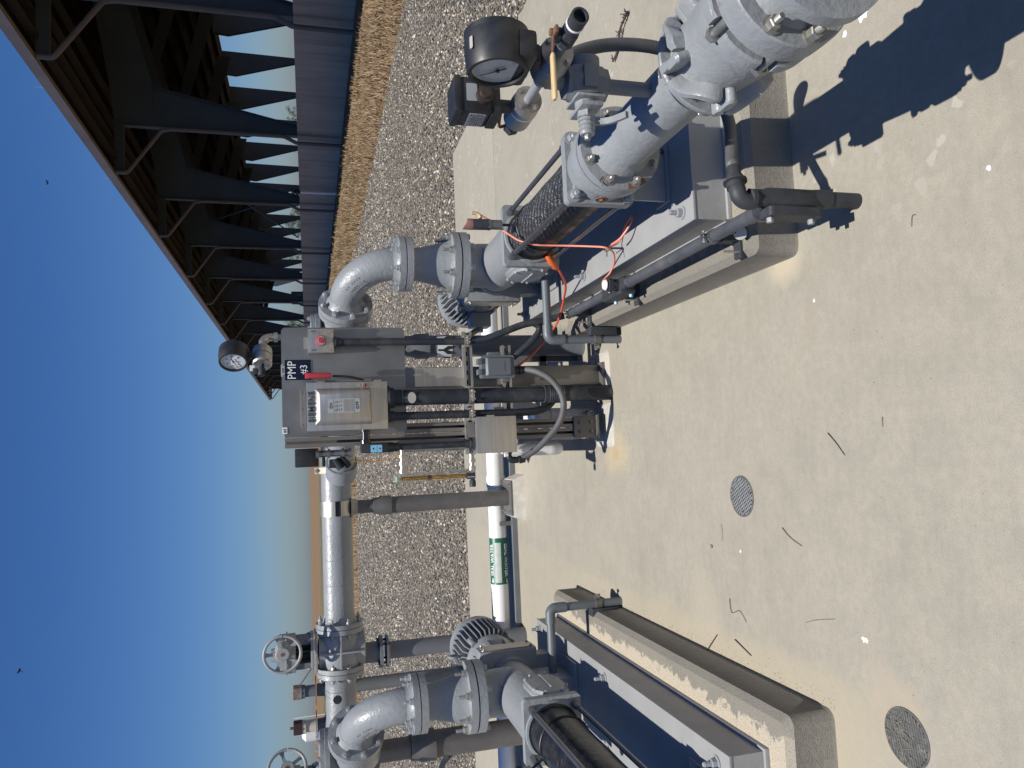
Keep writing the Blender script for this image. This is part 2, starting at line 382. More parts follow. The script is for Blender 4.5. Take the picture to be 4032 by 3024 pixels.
def smooth_path(pts, n=8):
    pts = [V(p) for p in pts]; P = [pts[0]] + pts + [pts[-1]]; out = []
    for i in range(1, len(P) - 2):
        a, b, c, d = P[i - 1], P[i], P[i + 1], P[i + 2]
        for k in range(n):
            t = k / n
            out.append(.5 * ((2 * b) + (c - a) * t + (2 * a - 5 * b + 4 * c - d) * t * t + (3 * b - a - 3 * c + d) * t ** 3))
    out.append(pts[-1]); return out
def text(s, size, o, u, v, mat, parent, name='lettering', ext=.0008, align='CENTER', bold=0., width=None, height=None):
    cu = bpy.data.curves.new(name, 'FONT'); cu.body = s; cu.size = size; cu.extrude = ext; cu.align_x = align; cu.align_y = 'CENTER'; cu.resolution_u = 2; cu.offset = bold
    t = bpy.data.objects.new(name, cu); COL.objects.link(t)
    dg = bpy.context.evaluated_depsgraph_get(); me = bpy.data.meshes.new_from_object(t.evaluated_get(dg))
    bpy.data.objects.remove(t); bpy.data.curves.remove(cu)
    u, v = V(u).normalized(), V(v).normalized(); w = u.cross(v)
    if width or height:
        xs = [q.co.x for q in me.vertices]; ys = [q.co.y for q in me.vertices]; kx = width / (max(xs) - min(xs)) if width else 1; ky = height / (max(ys) - min(ys)) if height else kx
        kx = kx if width else ky; cx_, cy_ = (max(xs) + min(xs)) / 2, (max(ys) + min(ys)) / 2
        for q in me.vertices: q.co.x = (q.co.x - cx_) * kx; q.co.y = (q.co.y - cy_) * ky
    mt = Matrix(((u.x, v.x, w.x, o[0]), (u.y, v.y, w.y, o[1]), (u.z, v.z, w.z, o[2]), (0, 0, 0, 1)))
    root = parent
    while root.parent: root = root.parent
    me.transform(Matrix.Translation(-ORG[root]) @ mt)
    me.materials.clear(); me.materials.append(M[mat])
    ob = bpy.data.objects.new(name, me); COL.objects.link(ob); ob.parent = parent; return ob
def rrect(w, h, r, n=4):
    out = []
    for cx, cy, a in ((w / 2 - r, h / 2 - r, 0), (-w / 2 + r, h / 2 - r, 90), (-w / 2 + r, -h / 2 + r, 180), (w / 2 - r, -h / 2 + r, 270)):
        for i in range(n + 1): out.append((cx + r * math.cos(R(a + 90 * i / n)), cy + r * math.sin(R(a + 90 * i / n))))
    return out
XA, YA, ZA = V((1, 0, 0)), V((0, 1, 0)), V((0, 0, 1))
# ------------------------------------------------------------------ setting
def structure(name, mb, mat, smooth=38):
    o = mb.thing(name, mat, None, None, smooth=smooth); o['kind'] = 'structure'; return o
g = MB(); g.prism([(-6000, -300), (6000, -300), (6000, 9000), (-6000, 9000)], (0, 0, -.12), XA, YA, .02)
structure('ground', g, 'field')
g = MB(); g.prism([(-30, -12), (7.1, -12), (7.35, 6), (7.2, 13), (6.7, 20), (6.0, 27), (3, 28.4), (-.5, 27.6), (-9, 28.2), (-30, 28)], (0, 0, -.075), XA, YA, .04)
structure('gravel_yard', g, 'gravel')
g = MB(); g.box(-8, 3.232, -5, 6.094, -.16, 0, .006); g.box(-8, 3.232, 6.101, 7.86, -.16, 0, .006)
structure('concrete_slab', g, 'slab')
def soup(name, verts, faces, mat, kind='stuff', label=None, cat=None):
    me = bpy.data.meshes.new(name); me.from_pydata(verts, [], faces); me.materials.append(M[mat])
    o = bpy.data.objects.new(name, me); COL.objects.link(o); tag(o, label, cat, None, kind); return o
# loose stones on top of the gravel sheet
t = bmesh.new(); bmesh.ops.create_icosphere(t, subdivisions=1, radius=1)
ICV = [v.co.copy() for v in t.verts]; ICF = [[v.index for v in f.verts] for f in t.faces]; t.free()
rs = random.Random(3); vs, fs = [], []
def stone(x, y, z, s):
    q = Quaternion((rs.gauss(0, 1), rs.gauss(0, 1), rs.gauss(0, 1), rs.gauss(0, 1))).normalized().to_matrix()
    sc = V((s * rs.uniform(.8, 1.4), s * rs.uniform(.7, 1.1), s * rs.uniform(.45, .8))); o = len(vs)
    jit = [rs.uniform(.8, 1.15) for _ in ICV]
    for v, j in zip(ICV, jit):
        p = q @ V((v.x * sc.x * j, v.y * sc.y * j, v.z * sc.z * j)); vs.append((x + p.x, y + p.y, z + p.z))
    fs.extend([[i + o for i in f] for f in ICF])
for _ in range(30000):
    y = 7.87 + 9.5 * rs.random() ** 1.25; w = .30 * y + .9
    x = rs.uniform(-w - .9, min(7.0, .62 * y + .4)); stone(x, y, -.028 + rs.uniform(-.008, .008), rs.uniform(.009, .021))
for _ in range(8000):
    y = rs.uniform(4.6, 7.95); x = rs.uniform(3.24, 6.2); stone(x, y, -.028 + rs.uniform(-.008, .008), rs.uniform(.009, .021))
OCV = [V((1, 0, 0)), V((-1, 0, 0)), V((0, 1, 0)), V((0, -1, 0)), V((0, 0, 1)), V((0, 0, -1))]; OCF = [[0, 2, 4], [2, 1, 4], [1, 3, 4], [3, 0, 4], [2, 0, 5], [1, 2, 5], [3, 1, 5], [0, 3, 5]]
ICV, ICF = OCV, OCF
for _ in range(42000):
    y = 14.5 + 13.2 * rs.random() ** 1.1; w = .30 * y + .9
    x = rs.uniform(-w - .9, min(6.9, .45 * y)); stone(x, y, -.03 + rs.uniform(-.008, .008), rs.uniform(.014, .034))
soup('gravel', vs, fs, 'stone')
# dry grass
vs, fs = [], []; rg = random.Random(5)
def blade(x, y, z, h, w):
    a = rg.uniform(0, 6.283); lean = rg.uniform(.2, 1.1) * h; o = len(vs); dx, dy = math.cos(a), math.sin(a)
    vs.extend([(x - dy * w, y + dx * w, z), (x + dy * w, y - dx * w, z), (x + dx * lean * .5 + dy * w * .7, y + dy * lean * .5 - dx * w * .7, z + h * .7), (x + dx * lean * .5 - dy * w * .7, y + dy * lean * .5 + dx * w * .7, z + h * .7), (x + dx * lean, y + dy * lean, z + h * .9)])
    fs.extend([[o, o + 1, o + 2, o + 3], [o + 3, o + 2, o + 4]])
clumps = [(rg.uniform(7.0, 11.9), 9 + 38 * rg.random() ** 1.5) for _ in range(520)]
for cx, cy in clumps:
    for _ in range(rg.randint(20, 60)): blade(cx + rg.gauss(0, .22), cy + rg.gauss(0, .3), -.1, rg.uniform(.04, .2), rg.uniform(.004, .010))
for _ in range(22000): blade(rg.uniform(7.05, 12.3), 9 + 40 * rg.random() ** 1.6, -.1, rg.uniform(.015, .07), rg.uniform(.004, .009))
for _ in range(7000):
    x = rg.uniform(-16, 12); blade(x, 28 + rg.random() ** 2 * 25, -.1, rg.uniform(.05, .3), rg.uniform(.006, .014))
for _ in range(40):
    cx, cy = rg.uniform(2.6, 6.6), rg.uniform(8.2, 18)
    for _ in range(rg.randint(3, 14)): blade(cx + rg.gauss(0, .08), cy + rg.gauss(0, .08), -.04, rg.uniform(.02, .08), .004)
soup('dry_grass', vs, fs, 'straw')
g = MB(); g.prism([(-160, 132), (-4, 127), (-4, 140), (-160, 160)], (0, 0, -.095), XA, YA, .02)
structure('green_field', g, 'crop')

# the long open-sided barn
barn = thing('open_barn', (14, 90, 0), 'long open sided steel barn with tapered blue columns on a low grey wall', 'barn')
YS = [14.6 + 9.3 * k for k in range(17)]; BY0, BY1 = 4., 166.
def m_wall():
    m, nt, b = nodes('streaked_block_wall'); co = coord(nt, 'World'); n = noise(nt, co, .9, 6, .6); s = noise(nt, coord(nt, 'World', (1, 3, .25)), 1.1, 5)
    c = mix(nt, n, (.27, .24, .20), (.42, .37, .31)); c = mix(nt, ramp(nt, s, [(.45, 0), (.7, .5)]), c, (.14, .13, .12))  # block colour with darker vertical streaks
    L(nt, c, b.inputs['Base Color']); setv(b, rough=.85); return m
M['bwall'] = m_wall()
w = MB(); w.box(14, 14.28, BY0, BY1, -.12, 1.8); w.build('low_wall', 'bwall', barn)
w = MB(); w.box(39.2, 39.5, BY0, BY1, -.12, 1.95); w.build('low_wall', 'bwall', barn)
for y in YS:
    w = MB(); w.box(13.93, 14.33, y - .28, y + .28, -.12, 1.803); w.build('pier', 'bwall', barn)
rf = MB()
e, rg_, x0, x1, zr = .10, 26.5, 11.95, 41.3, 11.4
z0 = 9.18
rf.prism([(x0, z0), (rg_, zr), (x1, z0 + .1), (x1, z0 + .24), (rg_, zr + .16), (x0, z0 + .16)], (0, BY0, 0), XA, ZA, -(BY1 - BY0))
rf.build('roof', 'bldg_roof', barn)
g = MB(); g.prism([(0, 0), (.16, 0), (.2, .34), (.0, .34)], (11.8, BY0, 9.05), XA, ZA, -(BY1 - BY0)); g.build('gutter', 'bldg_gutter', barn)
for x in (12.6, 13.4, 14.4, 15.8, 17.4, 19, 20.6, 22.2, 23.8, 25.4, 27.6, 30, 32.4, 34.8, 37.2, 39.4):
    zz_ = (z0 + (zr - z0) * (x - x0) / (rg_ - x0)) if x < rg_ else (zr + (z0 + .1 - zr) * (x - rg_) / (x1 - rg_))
    p = MB(); p.box(x - .06, x + .06, BY0 + .2, BY1 - .2, zz_ - .27, zz_ - .02); p.build('purlin', 'bldg_purlin_lit' if x < 17 else 'bldg_roof', barn)  # eave purlins lighter, inner ones near black: the barn's shade put into colour
def col_poly(f): return [(f(14.02), 1.80), (f(14.45), 1.80), (f(15.72), 7.62), (f(15.68), 9.38), (f(14.0), 9.12)]
proto = {}
for i, y in enumerate(YS):
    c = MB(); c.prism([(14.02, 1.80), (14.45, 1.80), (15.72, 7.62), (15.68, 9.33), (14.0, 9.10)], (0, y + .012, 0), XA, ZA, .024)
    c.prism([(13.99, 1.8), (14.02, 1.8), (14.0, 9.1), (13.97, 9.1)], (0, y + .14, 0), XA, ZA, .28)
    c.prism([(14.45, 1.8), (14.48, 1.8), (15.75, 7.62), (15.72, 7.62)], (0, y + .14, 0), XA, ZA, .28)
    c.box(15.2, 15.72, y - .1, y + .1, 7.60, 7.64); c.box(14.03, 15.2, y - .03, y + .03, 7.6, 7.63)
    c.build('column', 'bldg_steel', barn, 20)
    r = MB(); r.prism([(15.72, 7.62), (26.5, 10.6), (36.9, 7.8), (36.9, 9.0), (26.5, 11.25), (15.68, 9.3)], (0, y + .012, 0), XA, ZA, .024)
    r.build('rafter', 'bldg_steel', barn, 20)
    r = MB(); r.box(11.98, 14.0, y - .09, y + .09, 8.74, 9.10); r.build('outrigger', 'bldg_steel', barn)
    d = MB(); d.tube([(11.9, y - .22, 9.0), (11.9, y - .22, 8.72)] + arc((12.15, y - .22, 8.72), -XA, -ZA, .25, 0, 50, 4) + arc((13.6, y - .22, 7.15), (.64, 0, .77), (.77, 0, -.64), .22, 0, 50, 4) + [(13.88, y - .22, 6.9), (13.88, y - .22, 2.55), (13.84, y - .25, 2.3), (13.55, y - .3, 1.95), (13.86, y - .3, 1.6), (13.86, y - .3, -.1)][:2] + [(13.88, y - .22, 2.5), (13.86, y - .22, 2.32), (13.62, y - .24, 1.86), (13.6, y - .24, 1.7), (13.6, y - .24, -.1)], .085, 8)
    d.build('downspout', 'bldg_pipe', barn)
for k in range(22):
    y = 16 + 7.3 * k
    c = MB(); c.prism([(38.9, 1.9), (39.4, 1.9), (39.5, 9.0), (37.2, 9.0), (37.1, 7.7)], (0, y + .14, 0), XA, ZA, .28); c.build('far_column', 'bldg_steel', barn, 20)
for a, b in (((14.6, 42.3, 2.0), (15.6, 51.2, 7.2)), ((15.6, 42.3, 7.2), (14.6, 51.2, 2.0))):
    c = MB(); c.cyl(a, b, .045, n=8); c.build('brace', 'bldg_steel', barn)
for y in (25.7, 33.75, 41.65):
    c = MB(); c.cyl((11.9, y, 9.35), (11.9, y, 9.72), .012, .006, 6); c.build('lightning_rod', 'tin', barn)
# stand pipe against the barn wall
hp = thing('standpipe', (13.75, 39.7, -.1), 'pale standpipe with a dark cap in front of the barn wall', 'standpipe')
c = MB(); c.cyl((13.75, 39.7, -.1), (13.75, 39.7, 1.75), .075, n=10); c.build('pipe', 'white_pvc', hp)
c = MB(); c.lathe((13.75, 39.7, 1.75), ZA, [(0, .1), (.08, .16), (.2, .16), (.3, .05), (.42, .04)], 10); c.box(13.6, 13.9, 39.67, 39.73, 2.14, 2.2); c.build('cap', 'black', hp)
# tractor parked in the barn
tr = thing('tractor', (22, 108, -.1), 'dark green tractor parked deep inside the barn', 'tractor')
c = MB(); c.box(21.2, 22.8, 106.5, 109.2, .9, 2.0, .1); c.box(21.4, 22.6, 104.9, 106.5, .9, 1.8, .1); c.build('body', 'tractor_green', tr)
c = MB(); c.box(21.25, 22.75, 107, 108.7, 3.3, 3.5, .05)
for x in (21.3, 22.7):
    for y in (107.05, 108.65): c.cyl((x, y, 2.0), (x, y, 3.3), .06, n=6)
c.build('cab_frame', 'black', tr)
c = MB(); c.box(21.33, 22.67, 107.1, 108.6, 2.0, 3.3); c.build('cab_window', 'window', tr)
for x in (21.0, 23.0):
    c = MB(); c.lathe((x - .22, 108.2, .78), XA, [(0, .5), (.04, .88), (.4, .88), (.44, .5)], 20); c.build('wheel', 'rubber', tr)
    c = MB(); c.lathe((x - .15, 105.5, .48), XA, [(0, .3), (.04, .58), (.26, .58), (.3, .3)], 20); c.build('wheel', 'rubber', tr)
c = MB(); c.cyl((22.3, 105.8, 1.8), (22.3, 105.8, 3.2), .06, n=8); c.build('exhaust', 'black', tr)
# trees far beyond the barn
def tree(x, y, h, seed, label):
    r = random.Random(seed); t = thing('tree', (x, y, -.1), label, 'tree', 'trees beyond the barn')
    b = MB(); b.tube([(x, y, -.1), (x + .1, y, h * .25), (x - .1, y + .1, h * .55), (x, y, h * .8)], [h * .035, h * .028, h * .018, h * .008], 8)
    for k in range(5):
        a = r.uniform(0, 6.28); b.tube([(x, y, h * (.25 + .08 * k)), (x + math.cos(a) * h * .2, y + math.sin(a) * h * .2, h * (.45 + .08 * k))], [h * .015, h * .006], 6)
    b.build('trunk', 'bark', t)
    vs, fs = [], []
    cl = [(x + r.gauss(0, h * .17), y + r.gauss(0, h * .17), h * r.uniform(.35, .95), h * r.uniform(.08, .17)) for _ in range(16)]
    for cx, cy, cz, cr in cl:
        for _ in range(70):
            d = V((r.gauss(0, 1), r.gauss(0, 1), r.gauss(0, 1))).normalized() * cr * r.uniform(.4, 1.05); o = len(vs); s = h * .028
            for _k in range(3): vs.append((cx + d.x + r.uniform(-s, s) - x, cy + d.y + r.uniform(-s, s) - y, cz + d.z + r.uniform(-s, s) + .1))
            fs.append([o, o + 1, o + 2])
    me = bpy.data.meshes.new('crown'); me.from_pydata(vs, [], fs); me.materials.append(M['leaf'])
    o = bpy.data.objects.new('crown', me); COL.objects.link(o); o.parent = t
TL = ['hazy tree framed low between the nearest two barn columns', 'small tree above the barn wall right of the third column', 'small tree beside the third barn column, seen under the roof',
      'slim tree just left of the third barn column', 'tree behind the fourth barn column', 'dark round tree low at the far end of the barn', 'tall tree peeping over the far barn wall by the control panel', 'last tree at the far end of the barn behind the panel']
for i, (x, h) in enumerate(((81.2, 5.2), (58.7, 5.4), (56.4, 4.9), (53.1, 5.8), (48.3, 5.3), (30.9, 6.4), (28.4, 6.8), (26.7, 5.6))): tree(x, 180 + 3 * (i % 3), h, i, TL[i])
def pylon(x, y, h, label):
    t = thing('pylon', (x, y, -.1), label, 'pylon', 'power pylons on the horizon'); b = MB(); n = 9
    def wd(z): return h * (.10 * (1 - z / h) + .016)
    for i in range(n):
        za, zb = h * i / n, h * (i + 1) / n; a, c = wd(za), wd(zb)
        ca = [(x + sx * a, y + sy * a, za) for sx, sy in ((1, 1), (-1, 1), (-1, -1), (1, -1))]; cb = [(x + sx * c, y + sy * c, zb) for sx, sy in ((1, 1), (-1, 1), (-1, -1), (1, -1))]
        for k in range(4): b.cyl(ca[k], cb[k], .09, n=4); b.cyl(ca[k], cb[(k + 1) % 4], .06, n=4)
    b.build('lattice_mast', 'tin', t)
    for z in (.68, .82, .95):
        q = MB(); q.cyl((x - h * .14, y, h * z), (x + h * .14, y, h * z), .11, n=4); q.cyl((x - h * .14, y, h * z), (x, y, h * (z + .05)), .07, n=4); q.cyl((x + h * .14, y, h * z), (x, y, h * (z + .05)), .07, n=4); q.build('cross_arm', 'tin', t)
pylon(162, 400, 15.5, 'faint lattice pylon seen through the third barn opening')
pylon(128.6, 500, 15.5, 'faint lattice pylon seen past the fourth barn column')
tk = thing('storage_tank', (-24, 70, -.1), 'distant pale storage tank on the horizon behind the left pump pipework', 'tank')
c = MB(); c.lathe((-24, 70, -.1), ZA, [(0, .9), (2.4, .9), (2.7, .6), (2.8, .1)], 24); c.build('shell', 'white', tk)
c = MB(); c.cyl((-22.8, 70, -.1), (-22.8, 70, 3.3), .06, n=6); c.build('vent_pipe', 'white', tk)
def bird(x, y, z, yaw, bank, label):
    t = thing('bird', (x, y, z), label, 'bird', 'birds in the blue sky')
    Q = Matrix.Rotation(yaw, 3, 'Z') @ Matrix.Rotation(bank, 3, 'Y')
    b = MB(); K = .62
    b.lathe((-.2, 0, 0), XA, [(0, .005), (.05, .03), (.18, .05), (.3, .035), (.36, .028), (.42, .002)], 10)
    b.prism([(-.32, -.05), (-.2, -.02), (-.2, .02), (-.32, .05)], (0, 0, -.004), XA, YA, .008)
    for s in (1, -1): b.prism([(.06, .03 * s), (.1, .2 * s), (.04, .38 * s), (-.04, .36 * s), (-.08, .2 * s), (-.08, .03 * s)], (0, 0, -.004), XA, YA + ZA * .35 * s, .01)
    bmesh.ops.scale(b.bm, vec=(K, K, K), verts=b.bm.verts); bmesh.ops.rotate(b.bm, cent=(0, 0, 0), matrix=Q, verts=b.bm.verts); bmesh.ops.translate(b.bm, vec=(x, y, z), verts=b.bm.verts)
    b.build('body', 'feather', t)
bird(20.6, 60, 19.6, .5, .5, 'dark bird with folded wings flying above the barn roof')
bird(-11.6, 50, 17.8, -.4, -.6, 'dark bird gliding high over the left pump')
# ------------------------------------------------------------------ plinths
def plinth(cx, label):
    x0, x1, y0, y1, h = cx - .352, cx + .352, 2.118, 4.46, .17
    b = MB(); o = rrect(x1 - x0, y1 - y0, .032, 5); i_ = rrect(x1 - x0 - .045, y1 - y0 - .045, .022, 5); o2 = rrect(x1 - x0 + .010, y1 - y0 + .010, .036, 5)
    my = (y0 + y1) / 2
    b.rings([[(cx + x, my + y, z) for x, y in ring] for ring, z in ((o2, 0.0), (o, .012), (o, h - .022), (i_, h))])
    return b.thing('concrete_plinth', 'plinth', label, 'plinth', 'concrete pump plinths')
plinth(.953, 'concrete plinth with a dark conduit along its edge, under the right pump')
plinth(-1.242, 'concrete plinth with flaking pale coating, under the left pump')

# ------------------------------------------------------------------ pumps
AX, AZ = .953, .598
def square_plate(b, y0, y1, w, h, r=.018):
    P = rrect(w, h, r, 4); b.prism(P, (AX, y1, AZ), XA, ZA, (y1 - y0))
pump = thing('screw_pump', (AX, 3.25, .17), 'grey screw pump with pressure switch and orange cords on the right plinth', 'pump', 'grey screw pumps on plinths')
b = MB()
b.box(.746, .80, 2.239, 4.347, .168, .312); b.box(1.106, 1.16, 2.239, 4.347, .168, .312)
b.box(.80, 1.106, 2.239, 2.29, .168, .312); b.box(.80, 1.106, 4.296, 4.347, .168, .312)
b.box(.743, 1.163, 2.236, 4.35, .303, .314, .003); b.box(.735, 1.171, 2.228, 4.358, .166, .186, .003)
b.build('base_frame', 'paint_base', pump)
for x in (.79, 1.115):
    for y in (2.315, 3.29, 4.29): bolt(pump, (x, y, .315), ZA, .0155, .028, 'bolt_paint', 'anchor_bolt')
# suction end
b = MB(); square_plate(b, 2.365, 2.405, .252, .248)
b.lathe((AX, 2.37, AZ), -YA, [(0, .118), (.02, .122), (.09, .126), (.105, .14), (.150, .14), (.152, .12)], 48)
for a in (45, 135, 225, 315): b.box(AX + math.cos(R(a)) * .118 - .02, AX + math.cos(R(a)) * .118 + .02, 2.345, 2.366, AZ + math.sin(R(a)) * .118 - .02, AZ + math.sin(R(a)) * .118 + .02, .004)
b.build('suction_housing', 'paint', pump)
b = MB(); b.cyl((AX - .128, 2.31, AZ + .02), (AX - .131, 2.31, AZ + .02), .022, n=20); b.cyl((AX - .12, 2.31, AZ + .02), (AX - .138, 2.31, AZ + .02), .011, n=6); b.build('drain_plug', 'rust', pump)
for sx in (-1, 1):
    for sz in (-1, 1):
        p = (AX + sx * .101, 2.362, AZ + sz * .1)
        bolt(pump, p, -YA, .016, .012, 'bolt_paint', 'tie_rod_nut')
        b = MB(); b.cyl((p[0], 2.40, p[2]), (p[0], 3.205, p[2]), .0105, n=14); b.cyl((p[0], 3.13, p[2]), (p[0], 3.204, p[2]), .0145, n=14); b.cyl((p[0], 2.404, p[2]), (p[0], 2.45, p[2]), .0145, n=14)
        b.build('tie_rod', 'rod', pump)
b = MB(); b.box(.862, 1.052, 2.405, 2.417, .326, .52); b.box(.857, 1.068, 2.388, 2.49, .3142, .327, .003); b.box(.89, .90, 2.417, 2.47, .327, .48); b.box(1.02, 1.03, 2.417, 2.47, .327, .48)
b.build('support_foot', 'paint', pump)
for x in (.885, 1.045): bolt(pump, (x, 2.415 if x > 1 else 2.43, .327), ZA, .011, .012, 'rust', 'foot_bolt')
b = MB(); b.lathe((AX, 2.40, AZ), YA, [(0, .112), (.012, .114), (.014, .107), (.06, .1065), (.1, .109), (.22, .1065), (.35, .1085), (.48, .1065), (.62, .1085), (.74, .1065), (.785, .107), (.787, .114), (.80, .112)], 48)
b.build('stator', 'stator', pump)
b = MB(); b.tube([(AX + math.cos(R(a)) * .1115, 3.045 + .0 * a, AZ + math.sin(R(a)) * .1115) for a in range(0, 361, 10)], .003, 6); b.build('cable_tie', 'black', pump)
# discharge casing
b = MB(); square_plate(b, 3.202, 3.24, .282, .262)
b.lathe((AX, 3.203, AZ), -YA, [(0, .128), (.012, .126), (.014, .116), (.002, .114)], 40)
b.lathe((AX, 3.238, AZ), YA, [(0, .128), (.06, .125), (.25, .1225), (.36, .1225), (.45, .122), (.56, .121), (.64, .115), (.70, .09), (.715, .01)], 48)
b.lathe((AX, 3.78, AZ), ZA, [(0, .118), (.10, .1165), (.15, .1135), (.185, .118), (.193, .14), (.193, .172), (.232, .172), (.234, .1)], 48)
b.lathe((AX, 3.93, AZ - .02), YA, [(0, .115), (.08, .115)], 40)
b.box(AX - .06, AX + .06, 3.68, 3.90, .3135, .52, .005); b.box(AX - .13, AX + .13, 3.66, 3.92, .3142, .328, .003)
b.build('discharge_housing', 'paint', pump)
for sx in (-1, 1):
    b = MB(); P = [(-.135, .042), (-.08, .084), (.08, .084), (.135, .042), (.135, -.042), (.08, -.084), (-.08, -.084), (-.135, -.042)]
    x = AX + sx * .118; o = V((x, 3.39, AZ - .03))
    b.rings([[o + YA * (p[0] * s) + ZA * (p[1] * s) + XA * (sx * d) for p in P] for s, d in ((1.02, -.03), (1.02, .008), (.97, .012), (.94, .026), (.55, .034))])
    b.box(*( [x + .028, x + .040] if sx > 0 else [x - .040, x - .028]), 3.30, 3.48, AZ - .035, AZ - .025, .002)
    cv = b.build('inspection_cover', 'paint', pump)
    for p in P[::1]:
        if abs(p[0]) > .1 or abs(p[1]) > .06: bolt(cv, o + YA * p[0] * .93 + ZA * p[1] * .9 + XA * sx * .020, XA * sx, .0075, .004, 'bolt_paint', 'cover_bolt', False)
b = MB(); b.hexa((AX + .06, 3.70, AZ + .118), (.4, -.1, 1), .014, .016); b.lathe((AX + .055, 3.70, AZ + .1), (.4, -.1, 1), [(0, .022), (.02, .02)], 14); b.build('vent_plug', 'paint', pump)
# bearing box, lantern, motor
b = MB(); b.box(AX - .146, AX + .146, 3.992, 4.115, .425, .742, .012); b.lathe((AX, 3.994, AZ - .01), -YA, [(0, .115), (.006, .112), (.008, .098), (.004, .096)], 40)
b.box(AX - .10, AX + .10, 4.0, 4.1, .3145, .43, .004); b.build('bearing_housing', 'paint', pump)
for sx in (-1, 1):
    b = MB(); x = AX + sx * .1475; b.prism(rrect(.10, .29, .012, 3), (x, 4.054, .583), YA * sx, ZA, .003); cv = b.build('bearing_cover', 'stainless', pump)
    for dy in (-.038, .038):
        for dz in (-.13, .13): bolt(cv, (x + sx * .003, 4.054 + dy, .583 + dz), XA * sx, .006, 0, 'steel_bolt', 'cover_bolt')
b = MB(); b.lathe((AX, 4.114, AZ), YA, [(0, .112), (.07, .118), (.1, .135), (.13, .15), (.165, .152), (.175, .145)], 48)
for k in range(8):
    a = 2 * math.pi * (k + .5) / 8; c, s = math.cos(a), math.sin(a); u = V((c, 0, s)); w = V((-s, 0, c))
    b.prism([(.11, 4.12), (.14, 4.12), (.15, 4.24), (.11, 4.24)], V((AX, 0, AZ)) - w * .012, u, YA, .024)
b.build('lantern', 'paint', pump)
mt = MB(); mt.lathe((AX, 4.286, AZ), YA, [(0, .14), (.02, .152), (.05, .15), (.07, .140), (.085, .134), (.36, .134), (.365, .168), (.37, .178), (.43, .178), (.45, .16), (.455, .02)], 56)
for k in range(36):
    a = 2 * math.pi * k / 36; u = V((math.cos(a), 0, math.sin(a))); w = V((-u.z, 0, u.x))
    mt.prism([(.13, 4.36), (.174, 4.375), (.176, 4.65), (.13, 4.65)], V((AX, 0, AZ)) - w * .0032, u, YA, .0064)
for a in (45, 135, 225, 315): mt.cyl((AX + math.cos(R(a)) * .152, 4.30, AZ + math.sin(R(a)) * .152), (AX + math.cos(R(a)) * .160, 4.40, AZ + math.sin(R(a)) * .160), .017, n=10)
mo = mt.build('motor', 'paint', pump)
b = MB(); c = V((AX + .03, 4.40, AZ + .212)); b.tube([c + V((0, math.cos(R(a)), math.sin(R(a)))) * .026 for a in range(0, 361, 18)], .008, 8); b.lathe((c.x, c.y, c.z - .045), ZA, [(0, .016), (.014, .014), (.02, .01)], 12); b.build('eye_bolt', 'paint', mo)
b = MB(); b.box(AX - .235, AX - .15, 4.30, 4.42, AZ - .07, AZ + .05, .008); b.cyl((AX - .236, 4.36, AZ - .01), (AX - .262, 4.36, AZ - .01), .022, n=12); b.build('terminal_box', 'paint', mo)
# left pump is the same make
pump2 = copy_tree(pump, (-2.191, 0, 0), label='grey screw pump with black sleeve, nearer the left end of the pipe rack', cat='pump')
for ch in pump2.children:
    if ch.name.startswith('stator'): ch.material_slots[0].link = 'OBJECT'; ch.material_slots[0].material = M['stator_worn']
# things only the right pump shows
b = MB(); b.lathe((AX, 2.215, AZ), -YA, [(0, .09), (.001, .14), (.036, .14), (.038, .104), (.07, .094), (.085, .0845), (.62, .0845)], 56)
suc = thing('suction_pipe', (AX, 2.0, .5), 'grey suction pipe with rust stained flange joining the right pump', 'pipe')
b.build('pipe', 'paint_rust', suc)
bolt_ring(suc, (AX, 2.179, AZ), -YA, .119, 8, .0125, .012, 'steel_bolt', .5, 'flange_bolt')
text('STAR', .026, (AX - .115, 2.1765, AZ + .055), (-.35, 0, .94), (-.94, 0, -.35), 'paint', suc, 'raised_lettering', .0022)
b = MB()
for (a, r0, r1) in ((152, .1, .139), (196, .1, .1395), (211, .095, .139)):
    b.prism([(r0, -.012), (r1, -.018), (r1, .016), (r0, .01)], (AX, 2.1785, AZ), (math.cos(R(a)), 0, math.sin(R(a))), (-math.sin(R(a)), 0, math.cos(R(a))), .0006)
b.build('rust_patch', 'rust', suc)
# restrained coupling on the suction side
cp = thing('pipe_coupling', (AX, 1.45, .45), 'heavy grey bolted restraint coupling in the near right corner', 'coupling')
O_ = V((AX, 0, AZ))
def polar(a): return V((math.cos(a), 0, math.sin(a)))
def sweep(b, a0, a1, y0, y1, r0, r1, n=8, dy=0., cham=.006):      # a curved bar that follows the ring
    rings = []
    for i in range(n + 1):
        t = i / n; a = a0 + (a1 - a0) * t; u = polar(a); d = dy * t; e = .75 if i in (0, n) else 1.; m = (r0 + r1) / 2; rr1 = m + (r1 - m) * e
        rings.append([O_ + u * r0 + YA * (y0 + d), O_ + u * (rr1 - cham) + YA * (y0 + d), O_ + u * rr1 + YA * (y0 + d + cham), O_ + u * rr1 + YA * (y1 + d - cham), O_ + u * (rr1 - cham) + YA * (y1 + d), O_ + u * r0 + YA * (y1 + d)])
    b.rings(rings)
b = MB(); b.lathe((AX, 1.634, AZ), -YA, [(0, .088), (.002, .130), (.005, .139), (.017, .141), (.021, .138), (.023, .112), (.060, .108), (.066, .09)], 64)
for k in range(5):      # raised webs between the dark insets
    u = polar(R(72 * k - 28)); w = V((-u.z, 0, u.x)); b.prism([(-.006, .10), (.006, .10), (.006, .136), (-.006, .136)], O_ + YA * 1.611, w, u, .030)
b.build('gland_ring', 'paint', cp)
